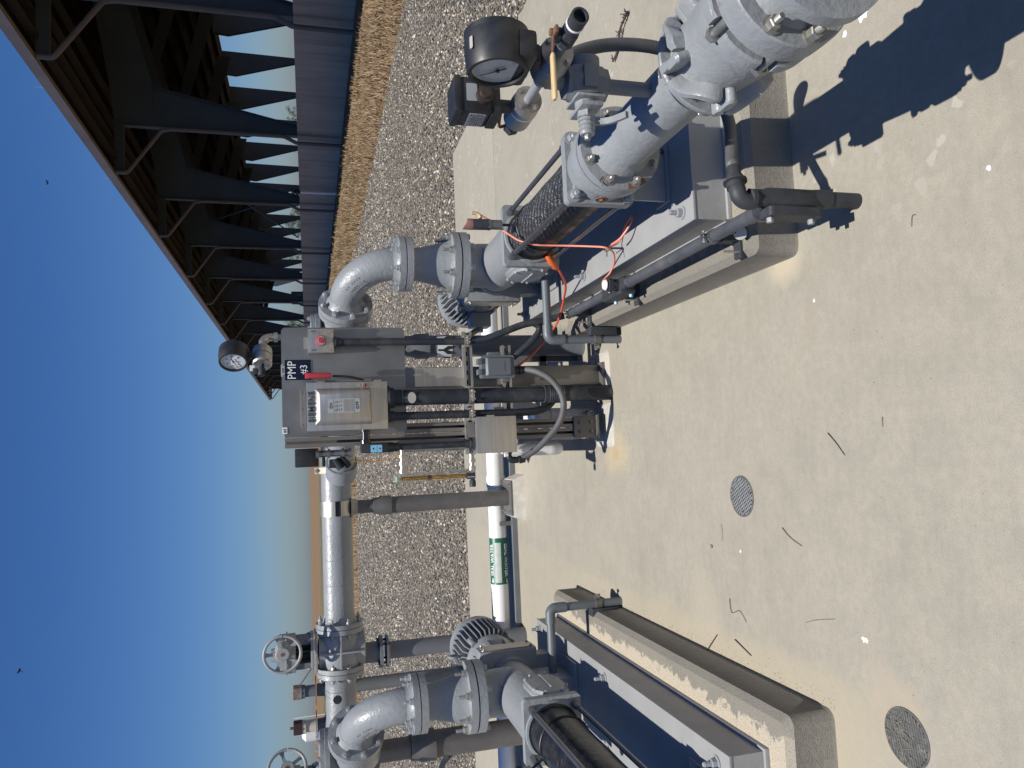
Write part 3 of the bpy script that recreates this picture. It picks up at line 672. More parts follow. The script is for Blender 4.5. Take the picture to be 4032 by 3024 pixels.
for k in range(5):
    a = R(72 * k + 146); b = MB(); NS = 10; rings = []
    for i in range(NS + 1):      # an S shaped arm that climbs the ring while it runs round it
        t = i / NS; q = a + R(52) * (t - .5); u = polar(q); y = 1.578 - .030 * math.tanh((t - .45) * 5); hw = .0135 if 0 < i < NS else .010; ro = .150 if 0 < i < NS else .143
        rings.append([O_ + u * .10 + YA * (y - hw), O_ + u * (ro - .006) + YA * (y - hw), O_ + u * ro + YA * (y - hw + .005), O_ + u * ro + YA * (y + hw - .005), O_ + u * (ro - .006) + YA * (y + hw), O_ + u * .10 + YA * (y + hw)])
    b.rings(rings); b.build('wedge_arm', 'paint', cp)
    for q, y, ln in ((36, 1.556, .016), (34, 1.592, .006)):
        u = polar(a + R(q)); w = V((-u.z, 0, u.x)); b = MB()
        ca = [(ln + .0135 * math.cos(R(x)), .0135 * math.sin(R(x))) for x in range(-90, 91, 20)] + [(-ln + .0135 * math.cos(R(x)), .0135 * math.sin(R(x))) for x in range(90, 271, 20)]
        b.rings([[O_ + u * rr + YA * (y + p_[0] * s_) + w * p_[1] * s_ for p_ in ca] for rr, s_ in ((.10, 1), (.146, 1), (.152, .75))]); b.build('lug_nut', 'paint', cp)
    bolt(cp, O_ + polar(a + R(30)) * .119 + YA * 1.636, YA, .0125, .010, 'steel_bolt')
    b = MB(); u = polar(a); b.prism([(-.03, .098), (-.022, .092), (.022, .092), (.03, .098), (.026, .124), (-.026, .124)], O_ + YA * 1.6108, V((-u.z, 0, u.x)), u, .0006); b.build('pocket_shade', 'paint_dark', cp)  # flat dark inset, a pocket's shade put into colour
b = MB(); b.lathe((AX, 1.585, AZ), -YA, [(0, .094), (.004, .108), (.03, .111), (.06, .115), (.10, .119), (.14, .123), (.17, .125), (.175, .122), (.20, .122), (.245, .123)], 64); b.build('barrel', 'paint_rust', cp)
for k in range(6):
    a = R(60 * k + 6); b = MB(); sweep(b, a, a + R(44), 1.366, 1.402, .116, .146, 7, 0); b.build('bell_segment', 'paint', cp)
    u = polar(R(60 * k + 58)); b = MB(); b.cyl(O_ + u * .130 + YA * 1.41, O_ + u * .130 + YA * 1.335, .010, n=10); b.hexa(O_ + u * .130 + YA * 1.402, YA, .018, .016); b.build('tee_bolt', 'steel_bolt', cp)
b = MB(); b.lathe((AX, 1.345, AZ), -YA, [(0, .12), (.001, .144), (.006, .149), (.040, .150), (.064, .1495), (.068, .146), (.069, .112), (.085, .098), (.13, .09), (.20, .088)], 72)
b.build('end_flange', 'paint_rust', cp)
bolt_ring(cp, (AX, 1.2765, AZ), -YA, .127, 8, .0145, .018, 'steel_bolt', .35, 'flange_bolt')
# the elbow that turns down to the slab
el = thing('suction_elbow', (AX, .85, 0), 'large grey suction elbow dropping to the slab at the right edge', 'pipe')
b = MB(); b.tube([(AX, 1.141, AZ)] + arc((AX, 1.11, AZ - .26), ZA, -YA, .26, 0, 90, 12) + [(AX, .85, .05)], .092, 28); b.lathe((AX, .85, 0), ZA, [(0, .17), (.03, .17), (.032, .1)], 40); b.lathe((AX, 1.2, AZ), -YA, [(0, .15), (.03, .15)], 40)
b.build('bend', 'paint', el)
# ------------------------------------------------------------------ discharge risers and check valves
AZD = 1.395; TH = R(40); DX = V((-math.sin(TH), math.cos(TH), 0))
def riser(label):
    t = thing('discharge_riser', (AX, 3.78, .79), label, 'riser pipe', 'grey discharge risers'); c = (AX, 3.78, 0)
    b = MB(); b.lathe((AX, 3.78, .836), ZA, [(0, .1), (.001, .172), (.036, .172), (.037, .13), (.05, .122), (.075, .115), (.19, .088), (.225, .084), (.235, .1), (.2375, .14), (.270, .14), (.271, .1)], 56); b.build('reducer', 'paint', t)
    bolt_ring(t, (AX, 3.78, .8725), ZA, .149, 8, .0155, .036, 'steel_bolt', .4, 'flange_bolt'); bolt_ring(t, (AX, 3.78, .789), -ZA, .149, 8, .0155, 0, 'bolt_paint', .4, 'flange_bolt')
    b = MB(); r = .2455; z1 = AZD - r
    b.tube([(AX, 3.78, 1.12), (AX, 3.78, 1.15)] + arc(V((AX, 3.78, z1)) + DX * r, -DX, ZA, r, 0, 90, 16) + [V((AX, 3.78, AZD)) + DX * .29], .083, 40)
    b.lathe((AX, 3.78, 1.1105), ZA, [(0, .1), (0, .14), (.030, .14), (.031, .1), (.045, .088), (.06, .083)], 56)
    e = V((AX, 3.78, AZD)) + DX * .262; b.lathe(e, DX, [(-.045, .083), (-.02, .090), (-.005, .1), (-.004, .14), (.028, .14), (.029, .1)], 56)
    b.build('elbow', 'paint', t)
    bolt_ring(t, (AX, 3.78, 1.142), ZA, .119, 8, .0135, .024, 'bolt_paint', .5, 'flange_bolt')
    bolt_ring(t, e - DX * .004, -DX, .119, 8, .0135, .003, 'bolt_paint', .5, 'flange_bolt')
    rr = random.Random(2); b = MB()
    for row in range(4):
        for k in range(7):
            a = R(38 + k * 3.2 + row * 1.5); ph = R(18 + row * 13); cc = V((AX, 3.78, z1)) + DX * r; side = DX.cross(ZA)
            rad = (-DX) * math.cos(a) + ZA * math.sin(a); n = (rad * math.sin(ph) * -.3 + side * math.cos(ph)).normalized()
            n = (side * -1 if side.x > 0 else side) * 1
            n = (n * math.cos(R(row * 16 - 22)) + rad * math.sin(R(row * 16 - 22))).normalized()
            if rr.random() < .8: p = cc + rad * r + n * .083; b.box(p.x - .0035, p.x + .0035, p.y - .0035, p.y + .0035, p.z - .004, p.z + .004, .001)
    b.build('cast_lettering', 'paint', t); return t
def check_valve(label):
    e = V((AX, 3.78, AZD)) + DX * .2925
    t = thing('check_valve', e, label, 'check valve', 'check valves behind the risers')
    b = MB(); b.lathe(e, DX, [(0, .1), (.001, .14), (.03, .14), (.031, .11), (.06, .105), (.12, .125), (.22, .135), (.30, .12), (.36, .10), (.40, .105), (.402, .14), (.432, .14), (.433, .1)], 48)
    p = e + DX * .2; b.lathe(p, ZA, [(0, .09), (.13, .09), (.131, .125), (.155, .125), (.156, .122), (.178, .122), (.185, .05)], 36)
    b.build('body', 'paint', t)
    bolt_ring(t, p + ZA * .18, ZA, .105, 8, .009, .006, 'bolt_paint', .2, 'cover_bolt')
    bolt_ring(t, e + DX * .40, -DX, .119, 8, .0125, .012, 'bolt_paint', .5, 'flange_bolt')
    s = DX.cross(ZA); b = MB(); q = p + s * .0
    b.cyl(p + ZA * .03 - s * .17, p + ZA * .03 + s * .17, .018, n=12); b.lathe(p + ZA * .03 - s * .17, -s, [(0, .045), (.03, .045)], 18); b.build('hinge_shaft', 'paint', t)
    b = MB(); f = e + DX * .434; b.lathe(f, DX, [(0, .1), (.001, .14), (.03, .14), (.031, .10), (.05, .084)], 48); b.cyl(f, f + DX * .98, .084, n=40); b.build('outlet_pipe', 'paint', t)
    b = MB(); o = f + DX * .85; b.cyl(o, o + DX * .12, .1, n=32); b.build('pipe_clamp', 'paint', t)
    return t
r1 = riser('grey reducer and elbow rising from the right pump beside the control panel')
r2 = copy_tree(r1, (-2.191, 0, 0), label='grey reducer and elbow rising from the left pump', cat='riser pipe')
c1 = check_valve('grey check valve half hidden behind the control panel')
c2 = copy_tree(c1, (-2.191, 0, 0), label='grey check valve behind the left pump elbow', cat='check valve')

# ------------------------------------------------------------------ header pipe
HY, HZ, HR = 5.75, 1.405, .1095
hd = thing('header_pipe', (-.8, HY, HZ), 'pale grey horizontal header pipe running across the back', 'pipe')
b = MB(); b.tube([(-1.168, HY, HZ), (-.08, HY, HZ)], HR, 48)
for x in (-.96, -.78): b.lathe((x, HY, HZ), XA, [(0, HR), (.002, HR + .0012), (.004, HR)], 48, False)
b.lathe((-1.262, HY, HZ), XA, [(0, .12), (.001, .166), (.033, .168), (.034, .125), (.05, .118), (.09, .1105), (.1, HR)], 56); b.build('pipe', 'paint', hd)
bolt_ring(hd, (-1.228, HY, HZ), XA, .148, 8, .0135, .02, 'bolt_paint', .5, 'flange_bolt')
b = MB(); b.lathe((-.152, HY, HZ), XA, [(0, HR), (.001, HR + .008), (.008, HR + .016), (.05, HR + .016), (.057, HR + .008), (.058, HR)], 48)
for sz in (1, -1): b.box(-.148, -.1, HY - .03, HY + .03, HZ + sz * .135 - .018, HZ + sz * .135 + .018, .004)
b.build('grooved_coupling', 'cream', hd)
for sz in (1, -1): bolt(hd, (-.124, HY - .03, HZ + sz * .138), -YA, .009, .014, 'steel_bolt')
b = MB(); b.tube([(-.09, HY, HZ), (.02, HY, HZ)] + arc((.02, HY - .17, HZ), YA, XA, .17, 0, 45, 6) + [(.3, HY - .24, HZ)], .108, 32); b.build('end_bend', 'black', hd)
b = MB(); b.lathe((-.095, HY - .05, HZ + .045), XA, [(0, .07), (.07, .07)], 24); b.build('coated_collar', 'sage', hd)
b = MB(); b.tube([(-1.60, HY, HZ), (-2.95, HY, HZ)], HR, 40)
b.lathe((-1.572, HY, HZ), -XA, [(0, .12), (.001, .166), (.033, .168), (.034, .125), (.05, .118), (.09, .1105), (.1, HR)], 56)
b.lathe((-2.42, HY, HZ), -XA, [(0, .12), (.001, .166), (.033, .168), (.034, .12)], 56)
b.build('left_section', 'paint', hd)
bolt_ring(hd, (-1.608, HY, HZ), -XA, .148, 8, .0135, .01, 'bolt_paint', .5, 'flange_bolt')
# wye branch where the left pump joins
b = MB(); p = V((-2.72, HY - .02, HZ)); q = p - DX * .62; b.cyl(q, p, .09, n=32); b.lathe(q, DX, [(-.03, .1), (-.029, .15), (.0, .152), (.001, .1), (.05, .125), (.2, .115)], 40)
b.build('wye_branch', 'paint', hd)
# plug valve
def plug_valve(label):
    t = thing('plug_valve', (-1.41, HY, HZ), label, 'valve', 'geared plug valves on the header')
    b = MB(); b.lathe((-1.264, HY, HZ), -XA, [(0, .12), (.001, .166), (.034, .168), (.035, .142), (.06, .15), (.10, .158), (.154, .161), (.205, .158), (.25, .15), (.272, .142), (.273, .168), (.305, .166), (.306, .12)], 56)
    b.lathe((-1.418, HY, HZ), ZA, [(-.18, .10), (-.17, .13), (0, .135), (.12, .125), (.15, .13)], 32)
    b.box(-1.425, -1.411, HY - .172, HY - .12, HZ - .14, HZ + .14, .003); b.box(-1.53, -1.30, HY - .17, HY - .12, HZ - .008, HZ + .008, .003)
    b.build('body', 'valve_paint', t)
    for s, x in ((1, -1.302), (-1, -1.534)): bolt_ring(t, (x, HY, HZ), XA * -s, .148, 8, .0135, .02, 'steel_bolt', .5, 'flange_bolt')
    b = MB(); b.box(-1.54, -1.29, HY - .13, HY + .13, 1.565, 1.588, .004); b.box(-1.53, -1.30, HY - .12, HY + .12, 1.592, 1.612, .004); b.build('bonnet', 'valve_paint', t)
    for x in (-1.515, -1.315):
        for y in (-.105, .105): bolt(t, (x, HY + y, 1.613), ZA, .011, .012, 'steel_bolt', 'bonnet_bolt')
    b = MB()
    for x in (-1.50, -1.33):
        b.box(x - .02, x + .02, HY - .08, HY + .08, 1.612, 1.715)
    b.box(-1.52, -1.31, HY + .06, HY + .08, 1.612, 1.715); b.build('yoke', 'paint_dark', t)
    b = MB(); b.cyl((-1.415, HY, 1.6), (-1.415, HY, 1.73), .02, n=12); b.build('stem', 'black', t)
    b = MB(); b.box(-1.535, -1.30, HY - .10, HY + .11, 1.716, 1.835, .008); b.box(-1.545, -1.29, HY - .11, HY + .12, 1.775, 1.785, .002); b.lathe((-1.42, HY, 1.835), ZA, [(0, .075), (.012, .075), (.014, .05), (.05, .045), (.052, .015), (.085, .013)], 24)
    b.lathe((-1.36, HY - .1, 1.80), -YA, [(0, .055), (.06, .05), (.1, .03)], 24); b.build('gear_box', 'valve_paint', t)
    hc = V((-1.36, HY - .24, 1.80)); hw = MB()
    hw.tube([hc + V((math.cos(R(a)), 0, math.sin(R(a)))) * .122 for a in range(0, 361, 7)], .011, 12); hub = hw
    hub.lathe(hc + YA * .10, -YA, [(0, .016), (.06, .02), (.075, .045), (.11, .047), (.115, .042)], 28)
    for k in range(5):
        a = R(90 + 72 * k); u = V((math.cos(a), 0, math.sin(a))); w = V((-u.z, 0, u.x)); o = hc + YA * .012
        hub.rings([[o + u * d + w * x * wd + YA * y for x, y in ((-1, -.006), (1, -.006), (1, .006), (-1, .006))] for d, wd in ((.035, .017), (.06, .011), (.09, .009), (.118, .018))])
    h = hw.build('handwheel', 'valve_paint', t)
    b = MB(); b.lathe(hc - YA * .014, -YA, [(0, .013), (.003, .013), (.004, .004)], 14); b.build('shaft_end', 'rust', h)
    b = MB(); b.box(-1.49, -1.465, HY - .103, HY - .1, 1.77, 1.785); b.build('name_plate', 'white', t)
    return t
v1 = plug_valve('grey plug valve with five spoke handwheel facing the camera on the header')
v2 = copy_tree(v1, (-.86, -.18, -.02), label='grey plug valve at the far left edge with its handwheel cut by the frame', cat='valve'); v2.rotation_euler.z = R(38)
# capped operating stems of smaller valves beyond the header
def op_stem(x, label, cap, col, ang):
    t = thing('capped_column', (x, 6.1, 1.2), label, 'valve stem', 'capped valve stems above the header')
    b = MB(); b.cyl((x, 6.1, 0), (x, 6.1, 1.42), .05, n=18); b.lathe((x, 6.1, 1.42), ZA, [(0, .085), (.09, .085), (.1, .05), (.155, .045)], 24); b.build('column', 'paint_dark', t)
    b = MB(); b.box(x - .085, x + .085, 6.02, 6.18, 1.578, 1.585); b.build('bracket_plate', 'paint_dark', t)
    b = MB(); b.lathe((x, 6.1, 1.586), ZA, [(0, .042), (.075, .042), (.076, .05), (.10, .05)], 20); b.build('neck', col, t)
    b = MB(); b.lathe((x, 6.1, 1.686), ZA, [(0, .056), (.062, .056), (.065, .05)], 8); b.build('cap', cap, t)
    if ang:
        b = MB(); b.prism([(0, -.012), (.19, -.012), (.19, .012), (0, .012)], (x + .04, 6.1, 1.70), (.8, 0, -.6), YA, .008); b.build('lever', 'paint_dark', t)
    else:
        b = MB(); b.cyl((x, 6.1, 1.75), (x, 6.1, 1.775), .01, n=8); b.build('spindle', 'rust', t)
    return t
op_stem(-1.80, 'valve stem with rusting pale cap and slanted lever above the header', 'rust_grey', 'paint_dark', True)
op_stem(-2.06, 'valve stem with maroon cap over a tan collar above the header', 'maroon', 'cream', False)
tg = thing('valve_tag', (-1.62, 5.50, 1.43), 'round dark valve tag hanging by a wire left of the plug valve', 'tag')
b = MB(); b.lathe((-1.70, 5.48, 1.44), -YA, [(0, .03), (.002, .03)], 24); b.build('disc', 'black', tg)
b = MB(); b.tube(smooth_path([(-1.70, 5.485, 1.468), (-1.69, 5.52, 1.50), (-1.71, 5.62, 1.512), (-1.70, 5.75, 1.52)], 5), .0016, 6); b.build('wire', 'steel_bolt', tg)

# pipe supports
def stanchion(x, y, ztop, label, r=.062, mat='post_steel', clamp=True, base=0.09):
    t = thing('pipe_support', (x, y, 0), label, 'pipe support', 'pipe support posts')
    if base: 
        b = MB(); b.rings([[(x + px * s, y + py * s, z) for px, py in rrect(.36, .32, .02, 2)] for s, z in ((1, 0), (.8, base - .004))]); b.build('grout_pad', 'grout', t)
        b = MB(); b.prism(rrect(.27, .25, .01, 2), (x, y, base - .0035), XA, YA, .014); b.build('base_plate', 'post_steel', t)
        for sx in (-1, 1):
            for sy in (-1, 1): bolt(t, (x + sx * .105, y + sy * .095, base + .0105), ZA, .0095, .016, 'steel_bolt', 'anchor_bolt')
    b = MB(); b.lathe((x, y, base * .9 + .002), ZA, [(0, r * 1.06), (.012, r), (ztop - .36, r)], 32); b.build('post', mat, t)
    b = MB(); b.lathe((x, y, ztop - .36 + base * .9 - .09), ZA, [(0, r * 1.05), (.004, r * 1.16), (.075, r * 1.16), (.10, r * 1.0), (.135, r * .97), (.137, r * .8), (.345, r * .8)], 32); b.build('adjuster_sleeve', mat, t)
    if clamp:
        b = MB(); b.lathe((x - .055, HY, HZ), XA, [(0, HR + .002), (.001, HR + .010), (.109, HR + .010), (.11, HR + .002)], 48)
        for z in (.02, .065): b.box(x - .056, x + .056, HY - HR - .022, HY - HR - .006, HZ - .05 + z, HZ - .045 + z)
        b.build('pipe_clamp', 'stainless', t)
        b = MB(); b.box(x - .054, x + .054, HY - HR - .014, HY - HR - .009, HZ - .026, HZ + .014); b.build('clamp_gap', 'black', t)
        b = MB(); b.lathe((x, y, HZ - HR - .04), ZA, [(0, r * .8), (.03, r * .95), (.05, r * 1.3)], 24); b.build('saddle', 'stainless_dark', t)
    return t
stanchion(-.405, 5.73, HZ - .03, 'weathered steel support post holding the header by a bright clamp')
s2 = thing('pipe_support', (-1.48, HY, 0), 'grey support post with bolted flange under the plug valve', 'pipe support', 'pipe support posts')
b = MB(); b.cyl((-1.475, HY, 0), (-1.475, HY, 1.06), .062, n=32); b.lathe((-1.475, HY, 1.04), ZA, [(0, .062), (.012, .08), (.02, .115), (.035, .115), (.036, .02)], 32); b.build('post', 'paint_dark', s2)
b = MB(); b.lathe((-1.475, HY, 1.10), ZA, [(0, .02), (.001, .115), (.025, .115), (.026, .075), (.2, .072)], 32); b.build('top_flange', 'paint_dark', s2)
for a in (45, 135, 225, 315):
    b = MB(); px, py = -1.475 + math.cos(R(a)) * .095, HY + math.sin(R(a)) * .095; b.cyl((px, py, 1.05), (px, py, 1.135), .009, n=8); b.hexa((px, py, 1.127), ZA, .016, .012); b.build('stud', 'black', s2)
stanchion(-1.60, 4.20, AZD + .02, 'dark grey support post carrying the left check valve', .071, 'post_steel', False, 0)
s4 = stanchion(.585, 4.20, AZD - .02, 'grey painted support post with black arrow tape behind the control panel', .062, 'paint_dark', False, 0)
b = MB()
b.lathe((.585, 4.20, .80), ZA, [(0, .0625), (.0001, .0635), (.085, .0635), (.0851, .0625)], 40); tp = b.build('arrow_tape', 'white', s4)
for ang in (-118, -62, -6, 50, 106, 162):
    u = V((math.cos(R(ang)), math.sin(R(ang)), 0)); w = V((-u.y, u.x, 0))
    b = MB(); o = V((.585, 4.20, .8425)) + u * .0640
    b.prism([(-.025, -.04), (-.008, -.04), (.0, -.012), (.008, -.04), (.025, -.04), (.025, -.015), (.006, .01), (.006, .04), (-.006, .04), (-.006, .01), (-.025, -.015)], o, w, ZA, .0008); b.build('arrow', 'ink', tp)

# seal water line
SY, SZ, SR = 5.95, .135, .070
sw = thing('seal_water_pipe', (-.8, SY, SZ), 'white seal water pipe with green band lying along the slab', 'pipe')
b = MB(); b.cyl((-3.6, SY, SZ), (1.35, SY, SZ), SR, n=40)
for x in (-.33, .0, .62): b.lathe((x, SY, SZ), XA, [(0, SR), (.002, SR + .006), (.09, SR + .006), (.092, SR)], 40)
b.build('pipe', 'white_pvc', sw)
b = MB(); b.lathe((-1.10, SY, SZ), XA, [(0, SR), (.0005, SR + .0012), (.366, SR + .0012), (.3665, SR)], 40); lb = b.build('green_band', 'green', sw)
def onpipe(a, off=.0022): # outward normal at angle a above the horizontal, camera side
    n = V((0, -math.cos(R(a)), math.sin(R(a)))); return V((0, SY, SZ)) + n * (SR + off), n
b = MB()
for a0, a1 in ((-2, 42),):
    b.rings([[(x, SY - math.cos(R(a)) * (SR + .002), SZ + math.sin(R(a)) * (SR + .002)) for a in range(a0, a1, 4)] + [(x, SY - math.cos(R(a)) * (SR + .0008), SZ + math.sin(R(a)) * (SR + .0008)) for a in range(a1 - 4, a0 - 1, -4)] for x in (-1.085, -.77)])
b.build('faded_strip', 'faded', lb)
o, n = onpipe(60); up = V((0, math.sin(R(60)), math.cos(R(60))))
text('SEAL WATER', .043, (-.905, o.y, o.z), XA, up, 'white', lb, 'lettering', .0006, bold=.0004, width=.25, height=.034)
b = MB(); b.prism([(0, .012), (-.02, 0), (0, -.012), (0, -.005), (.02, -.005), (.02, .005), (0, .005)], (-1.07, o.y, o.z), XA, up, .0008); b.build('arrow', 'white', lb)
o, n = onpipe(-40); up = V((0, math.sin(R(-40)), math.cos(R(-40))))
text('SEAL WATER', .036, (-.91, o.y, o.z), -XA, -up, 'white', lb, 'lettering', .0006, bold=.0004, width=.26, height=.034)
b = MB(); b.prism([(0, .012), (-.02, 0), (0, -.012), (0, -.005), (.02, -.005), (.02, .005), (0, .005)], (-1.075, o.y, o.z), XA, up, .0008); b.build('arrow', 'white', lb)
bt = MB()
bt.lathe((-1.16, SY, SZ), -XA, [(0, SR), (.0005, SR + .001), (.001, SR)], 24)
ar = MB(); ar.rings([[(-1.33 + math.cos(R(a)) * .12, SY - math.cos(R(h)) * (SR + .0015), SZ + math.sin(R(h)) * (SR + .0015)) for h in (98, 92 + (-1 if k else 1) * 0, 98 - 24 * math.sin(R(min(a, 180))))] for k, a in enumerate(range(6, 178, 8))], False)
ar.build('black_crescent_mark', 'navy', sw)
for x in (-2.6, -1.75, -.62, .3, 1.2):
    b = MB(); b.box(x - .02, x + .02, SY - .11, SY + .11, .001, .045); b.box(x - .016, x + .016, SY - SR - .014, SY - SR - .002, .045, SZ); b.build('strut_foot', 'strut', sw)
b = MB(); b.box(-3.6, 1.3, SY - .125, SY - .085, .001, .042); b.build('strut_rail', 'paint_dark', sw)
# ------------------------------------------------------------------ control panel stand
PY = 3.85
st = thing('panel_stand', (.25, 3.93, 0), 'stainless panel stand on two strut posts with bare back plate', 'panel stand')
b = MB(); b.prism(rrect(.538, .612, .022, 5), (.366, PY + .004, 1.415), XA, ZA, .004); b.build('back_plate', 'stainless_dark', st)
def channel(b, x0, x1, y0, y1, z0, z1):   # open strut, mouth towards the camera
    b.box(x0, x0 + .003, y0, y1, z0, z1); b.box(x1 - .003, x1, y0, y1, z0, z1); b.box(x0 + .003, x1 - .003, y1 - .003, y1, z0, z1)
for x0 in (.034, .088):
    b = MB(); channel(b, x0, x0 + .050, PY + .012, PY + .094, .11, 1.712)
    b.box(x0 + .003, x0 + .018, PY + .012, PY + .015, .11, 1.712); b.box(x0 + .032, x0 + .047, PY + .012, PY + .015, .11, 1.712); b.build('post', 'strut', st)
b = MB(); b.box(.026, .146, PY - .002, PY + .010, .07, .20, .003); b.box(.02, .15, PY - .02, PY + .13, .058, .072, .003); b.build('post_shoe', 'post_steel', st)
for dx in (.06, .112):
    for dz in (.10, .165): bolt(st, (dx, PY - .002, dz), -YA, .007, 0, 'post_steel', 'shoe_bolt')
for p in ((-.0, PY + .0), (.17, PY + .02), (.0, PY + .1), (.17, PY + .1)): bolt(st, (p[0] if p[0] > 0 else .032, p[1] + .02, .073), ZA, .009, .012, 'steel_bolt', 'anchor_bolt')
b = MB(); b.box(.318, .428, PY + .012, PY + .10, .03, 1.15, .004); b.box(.32, .326, PY + .004, PY + .012, .03, 1.15); b.build('post', 'strut', st)
b = MB(); b.box(.322, .424, PY + .0085, PY + .0115, .76, 1.06); b.build('post_liner', 'stainless', st)
b = MB(); b.box(.305, .44, PY - .03, PY + .14, .0, .032, .004); b.build('post_shoe', 'post_steel', st)
for x in (.305 + .02, .44 - .02): bolt(st, (x + (.06 if x > .4 else 0), PY + .10, .033), ZA, .009, .012, 'steel_bolt', 'anchor_bolt')
for z, x0, x1 in ((.782, -.035, .61), (.572, .03, .535)):
    b = MB(); b.box(x0, x1, PY - .030, PY + .010, z - .024, z - .021); b.box(x0, x1, PY - .030, PY + .010, z + .021, z + .024); b.box(x0, x1, PY + .007, PY + .010, z - .021, z + .021)
    b.box(x0, x1, PY - .030, PY - .027, z - .021, z - .011); b.box(x0, x1, PY - .030, PY - .027, z + .011, z + .021); b.build('strut_rail', 'stainless', st)
    b = MB()
    for k in range(int((x1 - x0) / .05)): b.prism(rrect(.026, .012, .005, 3), (x0 + .03 + .05 * k, PY + .0069, z), XA, ZA, .0006)
    b.build('rail_slots', 'black', st)
b = MB(); b.rings([[(.09 + px * s, PY + .05 + py * s, z) for px, py in rrect(.24, .26, .03, 3)] for s, z in ((1, 0), (.8, .014))]); b.build('grout_pad', 'grout', st)
b = MB(); b.rings([[(.375 + px * s, PY + .06 + py * s, z) for px, py in rrect(.26, .26, .04, 3)] for s, z in ((1, 0.0), (.9, .012))]); b.build('grout_pad', 'grout', st)

F = PY - .0005
def plate_sign(name, x0, x1, z0, z1, mat, label, y=F, d=.003):
    t = thing(name, ((x0 + x1) / 2, y, z0), label, 'sign'); b = MB(); b.prism(rrect(x1 - x0, z1 - z0, .002, 2), ((x0 + x1) / 2, y, (z0 + z1) / 2), XA, ZA, d); b.build('plate', mat, t); return t
s = plate_sign('pump_sign', .371, .472, 1.581, 1.705, 'navy', 'navy sign reading PMP #3 on the back plate')
text('PMP', .05, (.4215, F - .0038, 1.673), XA, ZA, 'white', s, width=.088, height=.0395); text('#3', .05, (.4215, F - .0038, 1.6135), XA, ZA, 'white', s, width=.046, height=.038)
s = plate_sign('number_tag', .105, .137, 1.699, 1.723, 'white', 'small white #3 tag on the top left corner of the back plate'); text('#3', .02, (.121, F - .0038, 1.711), XA, ZA, 'ink', s)
s = plate_sign('maker_tag', .389, .449, 1.706, 1.724, 'label_grey', 'tiny riveted tag at the top edge above the navy sign', F - .001); text('RLP#3', .009, (.419, F - .0048, 1.715), XA, ZA, 'ink', s)
for x in (.394, .444): bolt(s, (x, F - .004, 1.715), -YA, .003, 0, 'steel_bolt', 'rivet', False)

# safety switch
sx0, sx1, sz0, sz1 = .110, .346, 1.216, 1.604; sy = 3.74
sw_ = thing('safety_switch', (.228, 3.8, sz0), 'brushed stainless SIEMENS safety switch with red handle', 'safety switch')
b = MB(); b.box(sx0 + .006, sx1 - .006, sy + .004, F - .0035, sz0 + .006, sz1 - .006, .004); b.build('enclosure', 'stainless', sw_)
b = MB(); b.box(sx0, sx1, sy - .006, sy + .004, sz0, sz1, .003)
cx, cz = .2265, 1.4295; w, h = .180, .268
dr = b.build('door', 'stainless', sw_)
b = MB(); P = []
for s_, d in ((1, 0), (.97, .012), (.90, .026), (.80, .033)): P.append([(cx + x, sy - .006 - d, cz + z) for x, z in rrect(w - (1 - s_) * .28, h - (1 - s_) * .22, .006, 3)])
b.rings([[(x, y, z) for x, y, z in r] for r in P]); b.build('raised_cover', 'stainless', dr, 50)
text('SIEMENS', .036, (.228, sy - .0075, 1.584), XA, ZA, 'letter', dr, 'raised_lettering', .0045, bold=.0006, width=.150, height=.029)
yl = sy - .0395
b = MB(); b.prism(rrect(.069, .152, .005, 3), (cx + .002, yl, cz), XA, ZA, .0006); lp = b.build('rating_label', 'label_grey', dr)
text('ON', .017, (cx + .002, yl - .0012, cz + .0625), XA, ZA, 'ink', lp, width=.027, height=.014); text('OFF', .017, (cx + .002, yl - .0012, cz - .062), XA, ZA, 'ink', lp, width=.036, height=.014)
b = MB()
for z in (.048, -.048): b.box(cx - .031, cx + .035, yl - .0011, yl - .0008, cz + z, cz + z + .0009)
for k, z in enumerate((.038, .031, .022, .012)):
    for j in range(3): b.box(cx - .027 + j * .02 + k * .002, cx - .013 + j * .018 + (k % 2) * .003, yl - .0011, yl - .0008, cz + z, cz + z + .0022)
b.build('small_print', 'ink', lp)
b = MB(); b.prism(rrect(.058, .044, .002, 2), (cx + .002, yl - .0008, cz - .02), XA, ZA, .0004); b.build('silver_sticker', 'stainless', lp)
for z in (1.535, 1.262):
    b = MB(); b.cyl((sx1 + .004, sy + .004, z - .018), (sx1 + .004, sy + .004, z + .018), .0065, n=12); b.build('hinge', 'stainless', sw_)
b = MB(); b.box(.321, .337, sy - .011, sy - .006, 1.349, 1.356); b.tube([(.321, sy - .008, 1.338), (.321, sy - .02, 1.338), (.337, sy - .02, 1.338), (.337, sy - .008, 1.338)], .003, 6); b.build('latch', 'stainless', dr)
b = MB(); b.cyl((.329, sy - .008, 1.322), (.329, sy - .016, 1.322), .006, n=12); b.build('latch_screw', 'red', dr)
b = MB(); b.box(.347, .366, sy + .015, sy + .04, 1.29, 1.56, .003); b.build('operator_plate', 'stainless_dark', sw_)
b = MB(); b.tube(smooth_path([(.358, sy + .02, 1.33), (.372, sy + .0, 1.40), (.376, sy - .01, 1.48)], 6), .006, 8); b.build('handle_arm', 'black', sw_)
b = MB(); b.rings([[(.379 + x * s, sy - .012 + y * s, z) for x, y in rrect(.026, .03, .008, 3)] for z, s in ((1.487, .85), (1.495, 1), (1.585, 1.02), (1.60, 1.15), (1.61, 1.0))]); b.build('handle_grip', 'red', sw_)
b = MB(); b.prism(rrect(.186, .026, .005, 3), (.2255, F - .0005, 1.622), XA, ZA, .006); b.prism(rrect(.186, .004, .001, 1), (.2255, F - .0065, 1.633), XA, ZA, .012)
